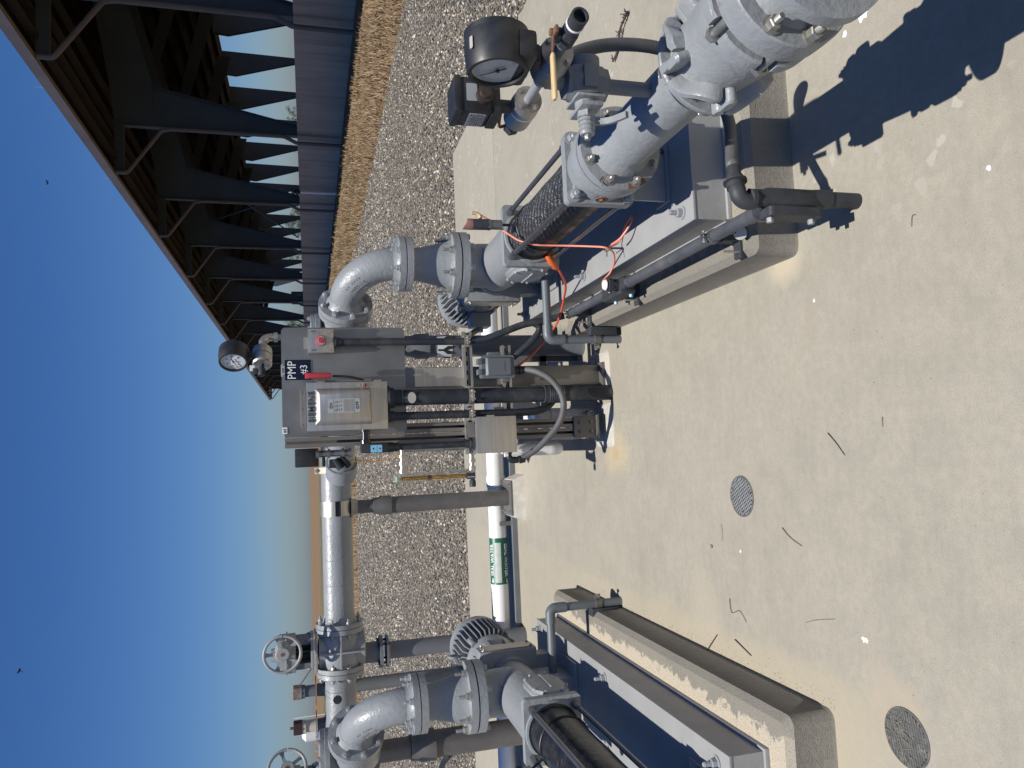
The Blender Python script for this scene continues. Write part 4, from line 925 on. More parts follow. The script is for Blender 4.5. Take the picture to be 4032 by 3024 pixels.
b.build('mounting_strap', 'stainless', sw_)
for x in (.145, .225, .306): bolt(sw_, (x, F - .007, 1.618), -YA, .005, 0, 'steel_bolt', 'strap_screw', False)

# emergency stop
es = thing('stop_button_box', (.557, 3.81, 1.47), 'small stainless box with red emergency stop button', 'stop button')
b = MB(); b.box(.499, .616, 3.788, F - .0035, 1.47, 1.59, .004); b.build('box', 'stainless', es)
b = MB(); b.box(.499, .618, 3.784, 3.788, 1.468, 1.592, .0015); b.build('lid', 'stainless', es)
b = MB(); b.prism(rrect(.06, .024, .008, 4), (.556, F - .0005, 1.602), XA, ZA, .003); b.build('mounting_ear', 'stainless', es)
b = MB(); b.lathe((.5585, 3.784, 1.530), -YA, [(0, .0275), (.004, .0275), (.005, .026), (.0055, .02)], 32); rg = b.build('legend_ring', 'red', es)
b = MB(); b.lathe((.5585, 3.778, 1.530), -YA, [(0, .023), (.0012, .023)], 28); b.build('legend_face', 'label_grey', rg)
b = MB(); b.lathe((.5585, 3.778, 1.530), -YA, [(0, .012), (.012, .0135), (.018, .0145), (.021, .012)], 28); b.build('button', 'red', es)
for k in range(11):
    a = R(20 + k * 32); c_ = 'EMERGENCYSTOP'[k]
    text(c_, .0066, (.5585 + math.cos(a) * .0185, 3.7764, 1.53 + math.sin(a) * .0185), (math.sin(a), 0, -math.cos(a)), (math.cos(a), 0, math.sin(a)), 'ink', rg, 'legend_letter', .0003)
for x in (.511, .605):
    for z in (1.482, 1.578): bolt(es, (x, 3.784, z), -YA, .0052, 0, 'steel_bolt', 'lid_screw', False)
b = MB(); b.tube(smooth_path([(.59, 3.78, 1.545), (.60, 3.775, 1.57), (.603, 3.78, 1.578)], 4), .001, 5); b.build('guard_wire', 'steel_bolt', es)

# coated conduits
def conduit(name, pts, r, label, mat='pvc_conduit', n=18, ends=(True, False), clamps=(), couplings=()):
    t = thing(name, pts[0], label, 'conduit', 'coated conduits around the panel')
    b = MB(); b.tube(pts, r, n); b.build('tube', mat, t)
    b = MB(); k = 0
    d = (V(pts[1]) - V(pts[0])).normalized()
    if ends[0]: b.lathe(V(pts[0]) - d * .001, d, [(0, r * 1.5), (.012, r * 1.55), (.014, r * 1.28), (.035, r * 1.25), (.037, r)], 24); k = 1
    for p, ax in couplings: b.lathe(p, ax, [(0, r), (.002, r * 1.13), (.06, r * 1.13), (.062, r)], 24); k = 1
    if k: b.build('hub_fitting', 'pvc_dark', t)
    for p in clamps:
        p = V(p); b = MB(); b.lathe(p - ZA * .014, ZA, [(0, r + .001), (.001, r + .004), (.027, r + .004), (.028, r + .001)], 24)
        for sx in (-1, 1): b.box(p.x + sx * (r * .45) - .004, p.x + sx * (r * .45) + .004, p.y - r - .018, p.y - r + .006, p.z - .014, p.z + .014)
        b.box(p.x + r, p.x + r + .012, p.y - .004, p.y + .03, p.z - .013, p.z + .013); b.box(p.x - r - .012, p.x - r, p.y - .004, p.y + .03, p.z - .013, p.z + .013)
        c = b.build('strut_clamp', 'stainless', t)
        b = MB(); b.cyl(p + V((-r * .45 - .012, -r - .010, 0)), p + V((r * .45 + .012, -r - .010, 0)), .003, n=8); b.hexa(p + V((r * .45 + .004, -r - .010, 0)), XA, .0065, .006); b.build('clamp_screw', 'steel_bolt', c)
    return t
conduit('conduit', [(.5535, 3.80, 1.468), (.5535, 3.80, .84)] + smooth_path([(.5555, 3.80, .80), (.556, 3.79, .75), (.566, 3.77, .685), (.588, 3.75, .62), (.612, 3.74, .555), (.633, 3.73, .49), (.645, 3.72, .42), (.66, 3.70, .34), (.672, 3.68, .285)], 6), .0185, 'dark conduit dropping from the stop button and swinging right to the plinth', clamps=[(.556, 3.80, .79)])
c_ = conduit('conduit', [(.266, 3.79, 1.214), (.266, 3.79, .0)], .0405, 'thickest dark conduit running from the safety switch down to the slab', n=28, clamps=[(.266, 3.79, .782)])
b = MB(); b.lathe((.266, 3.79, .285), ZA, [(0, .041), (.002, .047), (.10, .047), (.102, .041)], 28); b.build('coupling', 'pvc_dark', c_)
b = MB()
for k in range(8): b.lathe((.266, 3.79, .275 + k * .011), ZA, [(0, .047), (.002, .049), (.006, .049), (.008, .047)], 28, False)
b.build('coupling_ribs', 'pvc_dark', c_)
b = MB(); b.prism([(.028 * math.cos(R(a)), .021 * math.sin(R(a))) for a in range(0, 360, 15)], (.262, 3.7475, 1.093), XA, ZA, .0015); tgp = b.build('oval_tag', 'tag', c_)
b = MB(); b.tube([(.266 + math.cos(R(a)) * .0412, 3.79 + math.sin(R(a)) * .0412, 1.135 - .004 * math.sin(R(a))) for a in range(0, 361, 12)], .0011, 5); b.tube([(.262, 3.7475, 1.134), (.262, 3.7465, 1.108)], .001, 5); b.build('tag_wire', 'steel_bolt', tgp)
conduit('conduit', [(.173, 3.79, 1.214), (.173, 3.79, .52)] + smooth_path([(.174, 3.79, .48), (.180, 3.80, .42), (.20, 3.82, .36), (.235, 3.86, .31), (.26, 3.92, .27), (.27, 3.99, .20), (.27, 4.0, .0)], 6), .0205, 'medium dark conduit bending behind the thick one below the switch', clamps=[(.173, 3.79, .782)])
lb_ = thing('conduit_elbow', (.02, 3.78, 1.18), 'black pulling elbow with blue label left of the safety switch', 'conduit fitting')
b = MB(); b.cyl((.112, 3.78, 1.325), (.05, 3.78, 1.325), .020, n=20); b.lathe((.06, 3.78, 1.325), -XA, [(0, .02), (.001, .026), (.02, .026), (.04, .024)], 20); b.lathe((.112, 3.78, 1.325), -XA, [(0, .024), (.012, .024), (.013, .02)], 20); b.build('side_hub', 'black_gloss', lb_)
b = MB(); b.box(-.007, .043, 3.752, 3.808, 1.215, 1.352, .012); b.lathe((.018, 3.78, 1.222), -ZA, [(0, .025), (.03, .025), (.036, .021), (.06, .0215)], 20); b.build('body', 'black', lb_)
b = MB(); b.prism(rrect(.036, .056, .002, 2), (.014, 3.7515, 1.276), XA, ZA, .0008); bl = b.build('blue_label', 'ltblue', lb_)
b = MB(); b.box(-.001, .029, 3.7502, 3.7506, 1.272, 1.273)
for z in (1.29, 1.258): b.prism([(.005 * math.cos(R(a)), .004 * math.sin(R(a))) for a in range(0, 360, 30)], (.014, 3.7506, z), XA, ZA, .0003)
b.build('label_print', 'ink', bl)
conduit('conduit', [(.018, 3.78, 1.17), (.019, 3.78, .822)], .0155, 'dark conduit from the black elbow down to the stainless junction box', ends=(False, False))
jb = thing('junction_box', (.06, 3.76, .57), 'square brushed stainless junction box low on the left post', 'junction box')
b = MB(); b.box(-.030, .150, 3.706, PY - .031, .571, .774, .004); b.build('box', 'stainless', jb)
b = MB(); b.box(-.033, .153, 3.698, 3.706, .568, .777, .002); b.build('lid', 'stainless', jb)
b = MB(); b.lathe((.019, 3.78, .775), ZA, [(0, .032), (.006, .032), (.007, .026), (.022, .026), (.024, .021), (.05, .02)], 6); b.lathe((.019, 3.78, .775), ZA, [(0, .034), (.004, .034)], 20); b.build('top_hub', 'pvc_dark', jb)
b = MB(); b.box(.05, .13, 3.75, 3.81, .776, .806, .003); b.build('mounting_ear', 'stainless_dark', jb)
b = MB(); b.box(.152, .160, 3.70, 3.72, .68, .72, .002); b.cyl((.156, 3.699, .69), (.156, 3.693, .69), .004, n=8); b.build('lid_clamp', 'stainless', jb)
b = MB(); b.lathe((-.034, 3.76, .60), -XA, [(0, .024), (.006, .024), (.007, .019), (.02, .019)], 6); b.tube(arc((-.055, 3.76, .577), ZA, -XA, .02, 0, 90, 5) + [(-.075, 3.76, .55)], .017, 14); b.build('side_hub', 'black', jb)
pb = thing('plastic_box', (.41, 3.77, .556), 'grey plastic junction box with hinged lid on the right post', 'junction box')
b = MB(); b.prism(rrect(.112, .168, .012, 4), (.412, PY - .031, .641), XA, ZA, .07); b.build('box', 'grey_plastic', pb)
b = MB(); b.prism(rrect(.120, .176, .014, 4), (.412, PY - .101, .641), XA, ZA, .012); ld = b.build('lid', 'grey_plastic', pb)
b = MB(); b.rings([[(.412 + x, PY - .113 - d, .638 + z) for x, z in rrect(w_, h_, .006, 3)] for w_, h_, d in ((.100, .140, 0), (.086, .120, .014))]); b.build('raised_panel', 'grey_plastic', ld)
b = MB(); b.prism(rrect(.05, .05, .003, 2), (.412, PY - .1276, .635), XA, ZA, .0008); b.build('moulded_mark', 'grey_plastic', ld)
for x in (.385, .44):
    b = MB(); b.box(x - .014, x + .014, PY - .12, PY - .08, .728, .752, .003); b.build('hinge', 'grey_plastic', pb)
b = MB(); b.box(.473, .490, PY - .10, PY - .06, .62, .69, .003); b.box(.334, .352, PY - .10, PY - .06, .575, .62, .003); b.build('side_latch', 'grey_plastic', pb)
b = MB(); b.lathe((.395, 3.77, .556), -ZA, [(0, .026), (.01, .026), (.011, .02), (.03, .02), (.034, .024), (.06, .021)], 16); b.build('bottom_hub', 'black', pb)
fl = thing('flexible_conduit', (.2, 3.69, .3), 'grey flexible conduit hanging in a loop between the two junction boxes', 'conduit')
P = smooth_path([(.395, 3.77, .50), (.394, 3.75, .47), (.376, 3.72, .425), (.337, 3.695, .372), (.274, 3.68, .329), (.208, 3.68, .312), (.144, 3.68, .323), (.086, 3.69, .352), (.036, 3.705, .395), (-.012, 3.725, .442), (-.05, 3.745, .495), (-.075, 3.76, .545)], 16)
b = MB(); b.tube(P, .0165, 14, rib=1.05); b.build('hose', 'flex_grey', fl, 60)
b = MB(); b.lathe((-.075, 3.76, .545), (.2, -.1, -1), [(0, .021), (.03, .021), (.032, .018)], 14); b.build('end_fitting', 'black', fl)
# rotameter
ro = thing('flow_meter', (-.14, 3.85, .75), 'clear acrylic flow meter with amber tube left of the panel', 'flow meter')
b = MB(); b.box(-.160, -.118, 3.832, 3.870, .762, 1.165, .002); b.build('acrylic_block', 'acrylic', ro)
b = MB(); b.cyl((-.145, 3.850, .80), (-.145, 3.850, 1.145), .0095, n=16); b.build('tube', 'amber', ro)
b = MB(); b.cyl((-.145, 3.850, .99), (-.145, 3.850, 1.012), .011, n=16); b.build('float', 'rust', ro)
b = MB(); b.lathe((-.145, 3.85, 1.165), ZA, [(0, .02), (.006, .02), (.012, .012)], 18); b.build('top_plug', 'sage', ro)
b = MB(); b.box(-.1635, -.150, 3.829, 3.832, .765, .81); b.box(-.160, -.13, 3.828, 3.831, .765, .812); wl = b.build('warning_label', 'ink', ro)
text('WARNING', .0085, (-.152, 3.8274, .787), (0, 0, 1), (-1, 0, 0), 'white', wl)
b = MB(); b.box(-.124, -.110, 3.84, 3.86, .77, .90, .001); b.build('side_bar', 'stainless', ro)
for z in (1.138, .776):
    b = MB(); b.lathe((-.118, 3.85, z), XA, [(0, .020), (.02, .020), (.021, .013), (.04, .013), (.041, .020), (.058, .020), (.059, .013), (.08, .013), (.081, .018), (.094, .018), (.095, .012), (.125, .012)], 12); b.build('pipe_fitting', 'stainless', ro)
b = MB(); b.lathe((-.165, 3.85, .776), -XA, [(0, .012), (.012, .017), (.04, .017)], 14); b.build('end_cap', 'pvc_dark', ro)
# solenoid cluster behind the panel edge
so = thing('seal_water_solenoid', (-.03, 3.98, 1.35), 'cluster of small seal water valves and tubes left of the panel', 'solenoid valve')
b = MB(); b.box(-.065, .03, 3.99, 4.06, 1.55, 1.668, .006); b.build('coil_box', 'black', so)
b = MB(); b.cyl((.0, 3.93, 1.565), (.0, 3.93, 1.39), .017, n=14)
for z in (1.555, 1.50, 1.43, 1.395): b.lathe((.0, 3.93, z), ZA, [(-.006, .023), (.006, .023)], 12)
b.build('tube_body', 'stainless_dark', so)
b = MB(); b.cyl((-.01, 3.93, 1.53), (-.065, 3.93, 1.53), .012, n=10); b.box(-.075, -.03, 3.92, 3.95, 1.46, 1.50, .005); b.cyl((-.02, 3.93, 1.44), (-.07, 3.94, 1.40), .016, n=10); b.cyl((-.03, 3.93, 1.47), (-.08, 3.93, 1.44), .02, n=10); b.build('valve_body', 'black', so)
b = MB(); b.tube([(-.045, 3.93, 1.40), (-.045, 3.93, 1.29)], .004, 8); b.tube(smooth_path([(-.045, 3.93, 1.31), (-.05, 3.92, 1.25), (-.03, 3.88, 1.17), (-.02, 3.85, 1.14)], 5), .003, 6); b.build('copper_tube', 'amber', so)
b = MB(); b.cyl((.0, 3.94, 1.15), (.0, 3.94, .76), .011, n=12); b.cyl((.0, 3.85, 1.138), (.0, 3.94, 1.138), .011, n=12); b.cyl((.0, 3.85, .776), (.0, 3.94, .776), .011, n=12); b.build('riser_tube', 'stainless', so)
# white plastic water branch behind the stand
wp = thing('white_branch_pipe', (-.04, 4.0, 0), 'short white plastic pipe standing behind the stainless junction box', 'pipe')
b = MB(); b.tube([(-.025, 3.99, .56), (-.025, 3.99, .30)] + arc((-.025, 4.05, .30), -YA, -ZA, .06, 0, 90, 6) + [(-.025, 5.2, .24), (-.025, 5.95, .15)], .036, 20); b.build('pipe', 'white_pvc', wp)
wp = thing('white_branch_pipe', (.2, 4.05, 0), 'curved white plastic pipe between the two panel posts', 'pipe')
b = MB(); b.tube(smooth_path([(.235, 4.1, .50), (.22, 4.1, .40), (.19, 4.12, .33), (.17, 4.2, .29), (.17, 5.0, .22), (.17, 5.95, .14)], 6), .036, 20); b.build('pipe', 'white_pvc', wp)
b = MB(); b.cyl((.165, 4.02, .36), (.165, 4.02, .02), .03, n=18); b.cyl((.165, 4.02, .28), (.165, 4.02, .22), .037, n=18); b.build('drop_leg', 'white_pvc', wp)
# low pipe rack and clutter behind the stand
rk = thing('strut_rack', (.3, 4.35, 0), 'low dark strut frame standing behind the panel posts', 'strut frame')
for x in (.02, .28, .50):
    b = MB(); b.box(x, x + .04, 4.28, 4.32, 0, .36); b.build('leg', 'paint_dark', rk)
for z in (.36, .20):
    b = MB(); b.box(-.02, .62, 4.28, 4.32, z, z + .04); b.build('rail', 'paint_dark', rk)
mv = thing('seal_water_valve', (.47, 4.9, .2), 'small grey valve with slanted tan handle over the white pipe', 'valve')
b = MB(); b.cyl((.47, SY, SZ + .06), (.47, SY, .34), .022, n=16); b.lathe((.47, SY, .27), ZA, [(0, .03), (.02, .036), (.06, .036), (.08, .03)], 16); b.build('body', 'pvc_dark', mv)
b = MB(); b.cyl((.47, SY - .02, .36), (.53, SY - .5, .30), .026, n=14); b.build('branch', 'cream', mv)
b = MB(); b.box(.43, .51, SY - .03, SY + .03, .35, .39, .008); b.build('handle', 'black', mv)
# ------------------------------------------------------------------ gauge with diaphragm seal above the panel
def dial_gauge(t, c, ax, r, depth, upv, marks=True):
    c, ax, up = V(c), V(ax).normalized(), V(upv); rt = up.cross(ax).normalized()
    b = MB(); b.lathe(c - ax * depth, ax, [(0, r * .8), (.004, r * 1.02), (depth * .5, r * 1.03), (depth - .006, r * .98), (depth, r * .95), (depth, r * .84), (depth - .012, r * .83)], 48); case = b.build('case', 'black', t)
    b = MB(); b.lathe(c - ax * .0118, ax, [(0, r * .83), (.0012, r * .83)], 40); f = b.build('dial', 'dial' if r > .075 else 'white', t)
    o = c - ax * .0098; b = MB()
    for k in range(0, 28):
        a = R(225 - k * 10); d = rt * math.cos(a) + up * math.sin(a); w = d.cross(ax); l = .14 if k % 3 else .2
        b.prism([(r * (.74 - l), -.0007), (r * .74, -.0007), (r * .74, .0007), (r * (.74 - l), .0007)], o, d, ax.cross(d), .0003)
    b.build('tick_marks', 'ink' if marks else 'label_grey', f)
    for k, s in enumerate(('0', '20', '40', '60', '80', '100') if marks else ()):
        a = R(225 - k * 54); p = o + (rt * math.cos(a) + up * math.sin(a)) * r * .47; text(s, r * .17, p + ax * .0003, rt, up, 'ink', f, 'numeral', .0002)
    a = R(205 if r < .075 else 130); d = rt * math.cos(a) + up * math.sin(a); w = ax.cross(d)
    b = MB(); b.prism([(-r * .3, -.003), (-r * .3, .003), (r * .62, .0006), (r * .62, -.0006)], o + ax * .003, d, w, .0008); b.lathe(o + ax * .002, ax, [(0, .005), (.004, .005)], 12); b.build('needle', 'ink', f)
    return case
ga = thing('pressure_gauge', (.53, 4.12, 1.75), 'black pressure gauge with white dial standing above the control panel', 'gauge')
gp = V((.545, 4.13, 0)); GX = V((-.80, -.60, 0)).normalized()
dial_gauge(ga, (.487, 4.06, 1.965), GX, .073, .095, ZA)
b = MB(); b.tube([(.640, 4.20, 1.44), (.640, 4.20, 1.755)] , .016, 14); b.tube(arc((.640, 4.20, 1.78), ZA, ZA, .0, 0, 1, 1)[:1] + [V((.640, 4.20, 1.75))] + arc(V((.640, 4.20, 1.78)) + GX * .045, -GX, ZA, .045, 0, 90, 6), .022, 16); b.lathe((.640, 4.20, 1.75), ZA, [(0, .027), (.02, .027)], 14)
b.build('pipe_elbow', 'stainless', ga)
e = V((.640, 4.20, 1.825)) + GX * .045
b = MB(); b.cyl(e, e + GX * .05, .018, n=14); b.lathe(e + GX * .05, GX, [(0, .047), (.012, .05), (.05, .05), (.051, .046), (.056, .046), (.057, .05), (.105, .05), (.112, .044)], 36); b.build('diaphragm_seal', 'stainless', ga)
b = MB(); sc_ = e + GX * .09; b.cyl(sc_ + ZA * .045, sc_ + ZA * .10, .014, n=12); b.hexa(sc_ + ZA * .06, ZA, .02, .02); b.build('gauge_stem', 'black', ga)
b = MB(); p = e + GX * .16; b.cyl(p, p + GX * .03, .012, n=10); b.lathe(p + GX * .03, GX, [(0, .018), (.04, .018), (.045, .014)], 8); b.box(p.x - .05, p.x - .02, p.y - .03, p.y, p.z + .02, p.z + .045, .003); b.build('bleed_valve', 'pvc_dark', ga)
b = MB(); b.box(p.x - .035, p.x - .005, p.y - .025, p.y - .022, p.z + .035, p.z + .06); b.build('paper_tag', 'white', ga)

# ------------------------------------------------------------------ instrument tree on the right suction pipe
IX, IY, IZ = .953, 1.795, .985
iv = thing('isolation_valve', (IX, IY, .68), 'grey ball valve with hooked lever on the stem above the suction pipe', 'valve')
b = MB(); b.cyl((IX, IY, .66), (IX, IY, .955), .020, n=20); b.build('stem_pipe', 'paint_dark', iv)
b = MB(); b.lathe((IX, IY, .808), ZA, [(0, .030), (.004, .044), (.016, .046), (.022, .05), (.062, .056), (.10, .05), (.106, .046), (.118, .044), (.122, .030)], 8); b.cyl((IX, IY, .868), (IX + .066, IY, .868), .042, n=24); b.lathe((IX + .06, IY, .868), XA, [(0, .042), (.012, .03)], 24)
b.box(IX - .03, IX + .03, IY - .056, IY - .045, .85, .89, .003); b.cyl((IX, IY, .868), (IX - .045, IY, .868), .034, n=20); b.build('body', 'paint_dark', iv)
b = MB(); b.box(IX - .052, IX - .044, IY - .046, IY + .046, .828, .908, .003); b.cyl((IX - .052, IY, .868), (IX - .066, IY, .868), .030, n=20); b.box(IX - .078, IX - .066, IY - .05, IY + .05, .838, .898, .003); b.build('bonnet_plate', 'paint', iv)
b = MB(); b.hexa((IX - .078, IY, .868), -XA, .027, .016)
for k in range(4): b.lathe((IX - .094 - k * .0115, IY, .868), -XA, [(0, .018), (.002, .023 - k * .001), (.008, .023 - k * .001), (.0115, .018)], 20)
b.hexa((IX - .140, IY, .868), -XA, .009, .012); b.build('packing_stack', 'paint', iv)
b = MB(); hl = smooth_path([(IX - .100, IY, .862), (IX - .104, IY - .008, .835), (IX - .108, IY - .03, .812), (IX - .112, IY - .06, .80), (IX - .116, IY - .088, .792)], 6)
for k in range(len(hl) - 1):
    d = (hl[k + 1] - hl[k]); b.rings([[q + XA * x * .0085 + d.normalized().cross(XA) * z for x, z in ((-1, -.005), (1, -.005), (1, .005), (-1, .005))] for i, q in enumerate((hl[k] - d * .08, hl[k + 1] + d * .08))])
b.build('lever', 'paint', iv)
ia = thing('gauge_seal', (IX + .015, 1.73, IZ), 'nearer diaphragm seal with open black nipple pointing at the camera', 'diaphragm seal')
CX_ = IX + .013
b = MB(); b.lathe((CX_, 1.672, IZ), YA, [(0, .03), (.001, .0415), (.014, .0435), (.034, .0435), (.036, .041), (.040, .041), (.042, .0435), (.095, .045), (.105, .040), (.112, .028), (.125, .022)], 40); b.build('seal_body', 'stainless_dark', ia)
for k in range(4): bolt(ia, (CX_ + math.cos(R(45 + 90 * k)) * .033, 1.672, IZ + math.sin(R(45 + 90 * k)) * .033), -YA, .0062, 0, 'steel_bolt', 'seal_bolt')
b = MB(); b.cyl((CX_, 1.672, IZ), (CX_, 1.622, IZ), .0145, n=16); b.build('nipple', 'grey_pvc', ia)
b = MB(); b.lathe((CX_, 1.625, IZ), -YA, [(0, .019), (.002, .023), (.05, .023), (.052, .0195), (.065, .0195)], 8); b.lathe((CX_, 1.565, IZ), -YA, [(0, .0205), (.052, .0215), (.053, .0165), (.02, .0165)], 24, False); b.box(CX_ - .013, CX_ + .013, 1.585, 1.615, IZ + .018, IZ + .035, .003); b.build('open_ball_valve', 'pvc_dark', ia)
b = MB(); b.lathe((CX_, 1.551, IZ), -YA, [(0, .0212), (.001, .0222), (.006, .0222), (.007, .0212)], 24, False); b.build('white_ring', 'white', ia)
b = MB(); b.cyl((CX_, 1.533, IZ), (CX_, 1.531, IZ), .0164, n=20); b.build('dark_bore', 'black', ia)
b = MB(); b.box(CX_ - .012, CX_ + .006, 1.565, 1.60, IZ + .034, IZ + .042, .002); b.hexa((CX_, 1.59, IZ + .038), ZA, .010, .010); b.prism([(0, -.006), (.06, -.006), (.06, .006), (0, .006)], (CX_ - .005, 1.59, IZ + .038), (-.95, -.05, .10), (.05, -1, 0), .003); lv = b.build('lever', 'rust', ia)
b = MB(); b.rings([[V((CX_ - .055 - .118 * t, 1.587 - .012 * t, IZ + .045 + .004 * t)) + YA * y * s + ZA * z * s for y, z in rrect(.019, .010, .004, 3)] for t, s in ((0, .7), (.04, .95), (.5, 1.), (.94, 1.05), (1, .7))]); b.build('lever_grip', 'tan_grip', lv)
b = MB(); b.cyl((CX_, 1.797, IZ), (CX_, 1.93, IZ), .0135, n=16); b.lathe((CX_, 1.775, IZ), YA, [(0, .02), (.045, .02), (.046, .0135)], 18); b.lathe((IX, IY, .948), ZA, [(0, .02), (.03, .02)], 18); b.build('tee', 'paint', ia)
GXc, GY = CX_ - .028, 1.695
g2 = thing('pressure_gauge', (GXc + .05, GY, 1.04), 'big black pressure gauge facing left above the suction pipe', 'gauge')
dial_gauge(g2, (GXc - .03, GY, 1.135), -XA, .078, .092, ZA, False)
b = MB(); b.lathe((GXc + .05, GY, 1.135), XA, [(0, .079), (.02, .08), (.024, .06)], 40); b.box(GXc - .02, GXc + .05, GY - .075, GY + .078, 1.052, 1.10, .012); b.build('rear_case', 'black', g2)
b = MB(); b.cyl((GXc + .035, GY, IZ + .040), (GXc + .012, GY, 1.07), .020, n=16); b.hexa((GXc + .012, GY, IZ + .045), ZA, .026, .022); b.build('stem', 'black', g2)
b = MB(); b.prism(rrect(.030, .010, .003, 2), (GXc + .02, GY - .04, 1.2078), XA, (0, 1, .5), .0012); b.build('case_badge', 'tag', g2)
ib = thing('switch_seal', (CX_, 2.0, IZ), 'farther diaphragm seal below the black pressure switch', 'diaphragm seal')
b = MB(); b.lathe((CX_, 1.93, IZ), YA, [(0, .03), (.001, .040), (.045, .042), (.047, .038), (.05, .038), (.052, .041), (.125, .040), (.13, .034), (.135, .02)], 40); b.build('seal_body', 'stainless', ib)
for k in range(4): bolt(ib, (CX_ + math.cos(R(45 + 90 * k)) * .031, 1.93, IZ + math.sin(R(45 + 90 * k)) * .031), -YA, .006, 0, 'steel_bolt', 'seal_bolt')
b = MB(); b.lathe((CX_, 1.9795, IZ), YA, [(0, .0412), (.001, .042), (.006, .042), (.007, .0412)], 36, False); b.build('white_ring', 'white', ib)
b = MB(); b.cyl((CX_, 2.06, IZ), (CX_, 2.10, IZ), .016, n=14); b.lathe((CX_, 2.09, IZ), YA, [(0, .018), (.002, .024), (.035, .024), (.037, .016)], 6); b.build('end_valve', 'pvc_dark', ib)
b = MB(); b.tube(smooth_path([(CX_, 2.105, IZ + .02), (CX_ - .005, 2.105, IZ + .04), (CX_ + .0, 2.06, IZ + .05), (CX_, 2.03, IZ + .055)], 4), .005, 6); b.build('lever', 'rust', ib)
ps = thing('pressure_switch', (CX_, 1.985, 1.03), 'black pressure switch box with printed grey labels behind the big gauge', 'pressure switch')
b = MB(); b.cyl((CX_, 1.985, IZ + .038), (CX_, 1.985, 1.075), .019, n=14); b.box(CX_ - .05, CX_ + .045, 1.94, 2.03, 1.062, 1.092, .005); b.build('base', 'black', ps)
b = MB(); b.box(CX_ - .045, CX_ + .055, 1.935, 2.035, 1.09, 1.188, .008); b.build('housing', 'black', ps)
b = MB(); b.box(CX_ - .048, CX_ + .058, 1.93, 2.04, 1.174, 1.196, .010); b.build('lid', 'black', ps)
b = MB(); b.prism(rrect(.078, .048, .003, 2), (CX_ - .0455, 1.985, 1.128), -YA, ZA, .0012); lp = b.build('rating_label', 'label_grey', ps)
b = MB(); rr = random.Random(4)
for k in range(7):
    x = -.032
    while x < .03:
        l = rr.uniform(.003, .008); b.box(CX_ - .0475, CX_ - .0469, 1.985 - x - l, 1.985 - x, 1.108 + k * .006, 1.1105 + k * .006); x += l + rr.uniform(.003, .009)
b.build('small_print', 'ink', lp)
b = MB(); b.prism(rrect(.05, .03, .003, 2), (CX_ + .01, 1.9345, 1.146), XA, ZA, .0012); b.build('front_label', 'label_grey', ps)
b = MB(); b.lathe((CX_ - .0, 1.936, 1.112), -YA, [(0, .02), (.004, .024), (.02, .024), (.022, .016), (.03, .014)], 20); b.build('conduit_hub', 'bronze', ps)
fh = thing('flexible_conduit', (1.1, 1.85, .5), 'ribbed grey flexible conduit curling down behind the suction pipe', 'conduit')
P = smooth_path([(1.0, 1.78, .93), (1.04, 1.80, .89), (1.08, 1.82, .81), (1.10, 1.83, .72), (1.105, 1.84, .62), (1.10, 1.87, .52), (1.075, 1.92, .42), (1.03, 1.96, .355), (.96, 1.955, .335), (.88, 1.92, .355), (.80, 1.87, .39), (.765, 1.845, .402)], 22)
b = MB(); b.tube(P, .017, 14, rib=1.09); b.build('hose', 'flex_grey', fh, 60)
b = MB(); b.lathe((.775, 1.85, .40), (-1, -.2, .06), [(0, .019), (.03, .021), (.032, .024), (.044, .026), (.046, .034), (.052, .034), (.054, .026), (.07, .026)], 18); b.tube([(.715, 1.838, .403)] + arc((.695, 1.83, .375), ZA, -XA, .028, 0, 90, 6) + [(.668, 1.83, .355)], .024, 16); b.build('end_elbow', 'pvc_dark', fh)
# conduit body and run along the plinth
cb = thing('conduit_junction', (.68, 1.83, 0), 'dark conduit body on a short stub in front of the right plinth', 'conduit fitting')
b = MB(); b.cyl((.685, 1.83, -.01), (.685, 1.83, .155), .0235, n=24); b.lathe((.685, 1.83, .10), ZA, [(0, .0235), (.001, .027), (.03, .028), (.06, .026)], 24); b.build('stub', 'pvc_dark', cb)
b = MB(); b.rings([[(.678 + x * s, 1.83 + y * s, z) for x, y in rrect(.062, .05, .02, 4)] for z, s in ((.148, .75), (.16, 1), (.31, 1), (.325, .85), (.345, .8), (.36, .82))]); b.cyl((.678, 1.85, .265), (.676, 1.93, .265), .028, n=20); b.build('body', 'pvc_dark', cb)
b = MB(); b.prism(rrect(.066, .175, .014, 4), (.648, 1.83, .235), -YA, ZA, .026); b.build('cover', 'pvc_dark', cb)
for z in (.166, .304):
    b = MB(); b.hexa((.622, 1.83, z), -XA, .010, .014); b.build('cover_screw', 'ltblue' if False else 'bolt_paint', cb)
b = MB(); b.lathe((.676, 1.83, .35), ZA, [(0, .024), (.004, .03), (.018, .03), (.02, .024)], 8); b.build('top_hub', 'pvc_dark', cb)
pc = thing('plinth_conduit', (.672, 2.8, .265), 'grey conduit clamped along the left edge of the right plinth', 'conduit')
b = MB(); b.tube([(.676, 1.93, .265), (.674, 2.9, .266)], .0215, 20); b.tube([(.674, 3.13, .266), (.672, 3.66, .268)], .0215, 20); b.build('tube', 'pvc_conduit_grey', pc)
for y in (1.935, 2.86, 3.13, 3.50):
    b = MB(); b.lathe((.674, y, .266), YA, [(0, .0215), (.001, .0245), (.045, .0245), (.046, .0215)], 20); b.build('coupling', 'pvc_conduit_grey', pc)
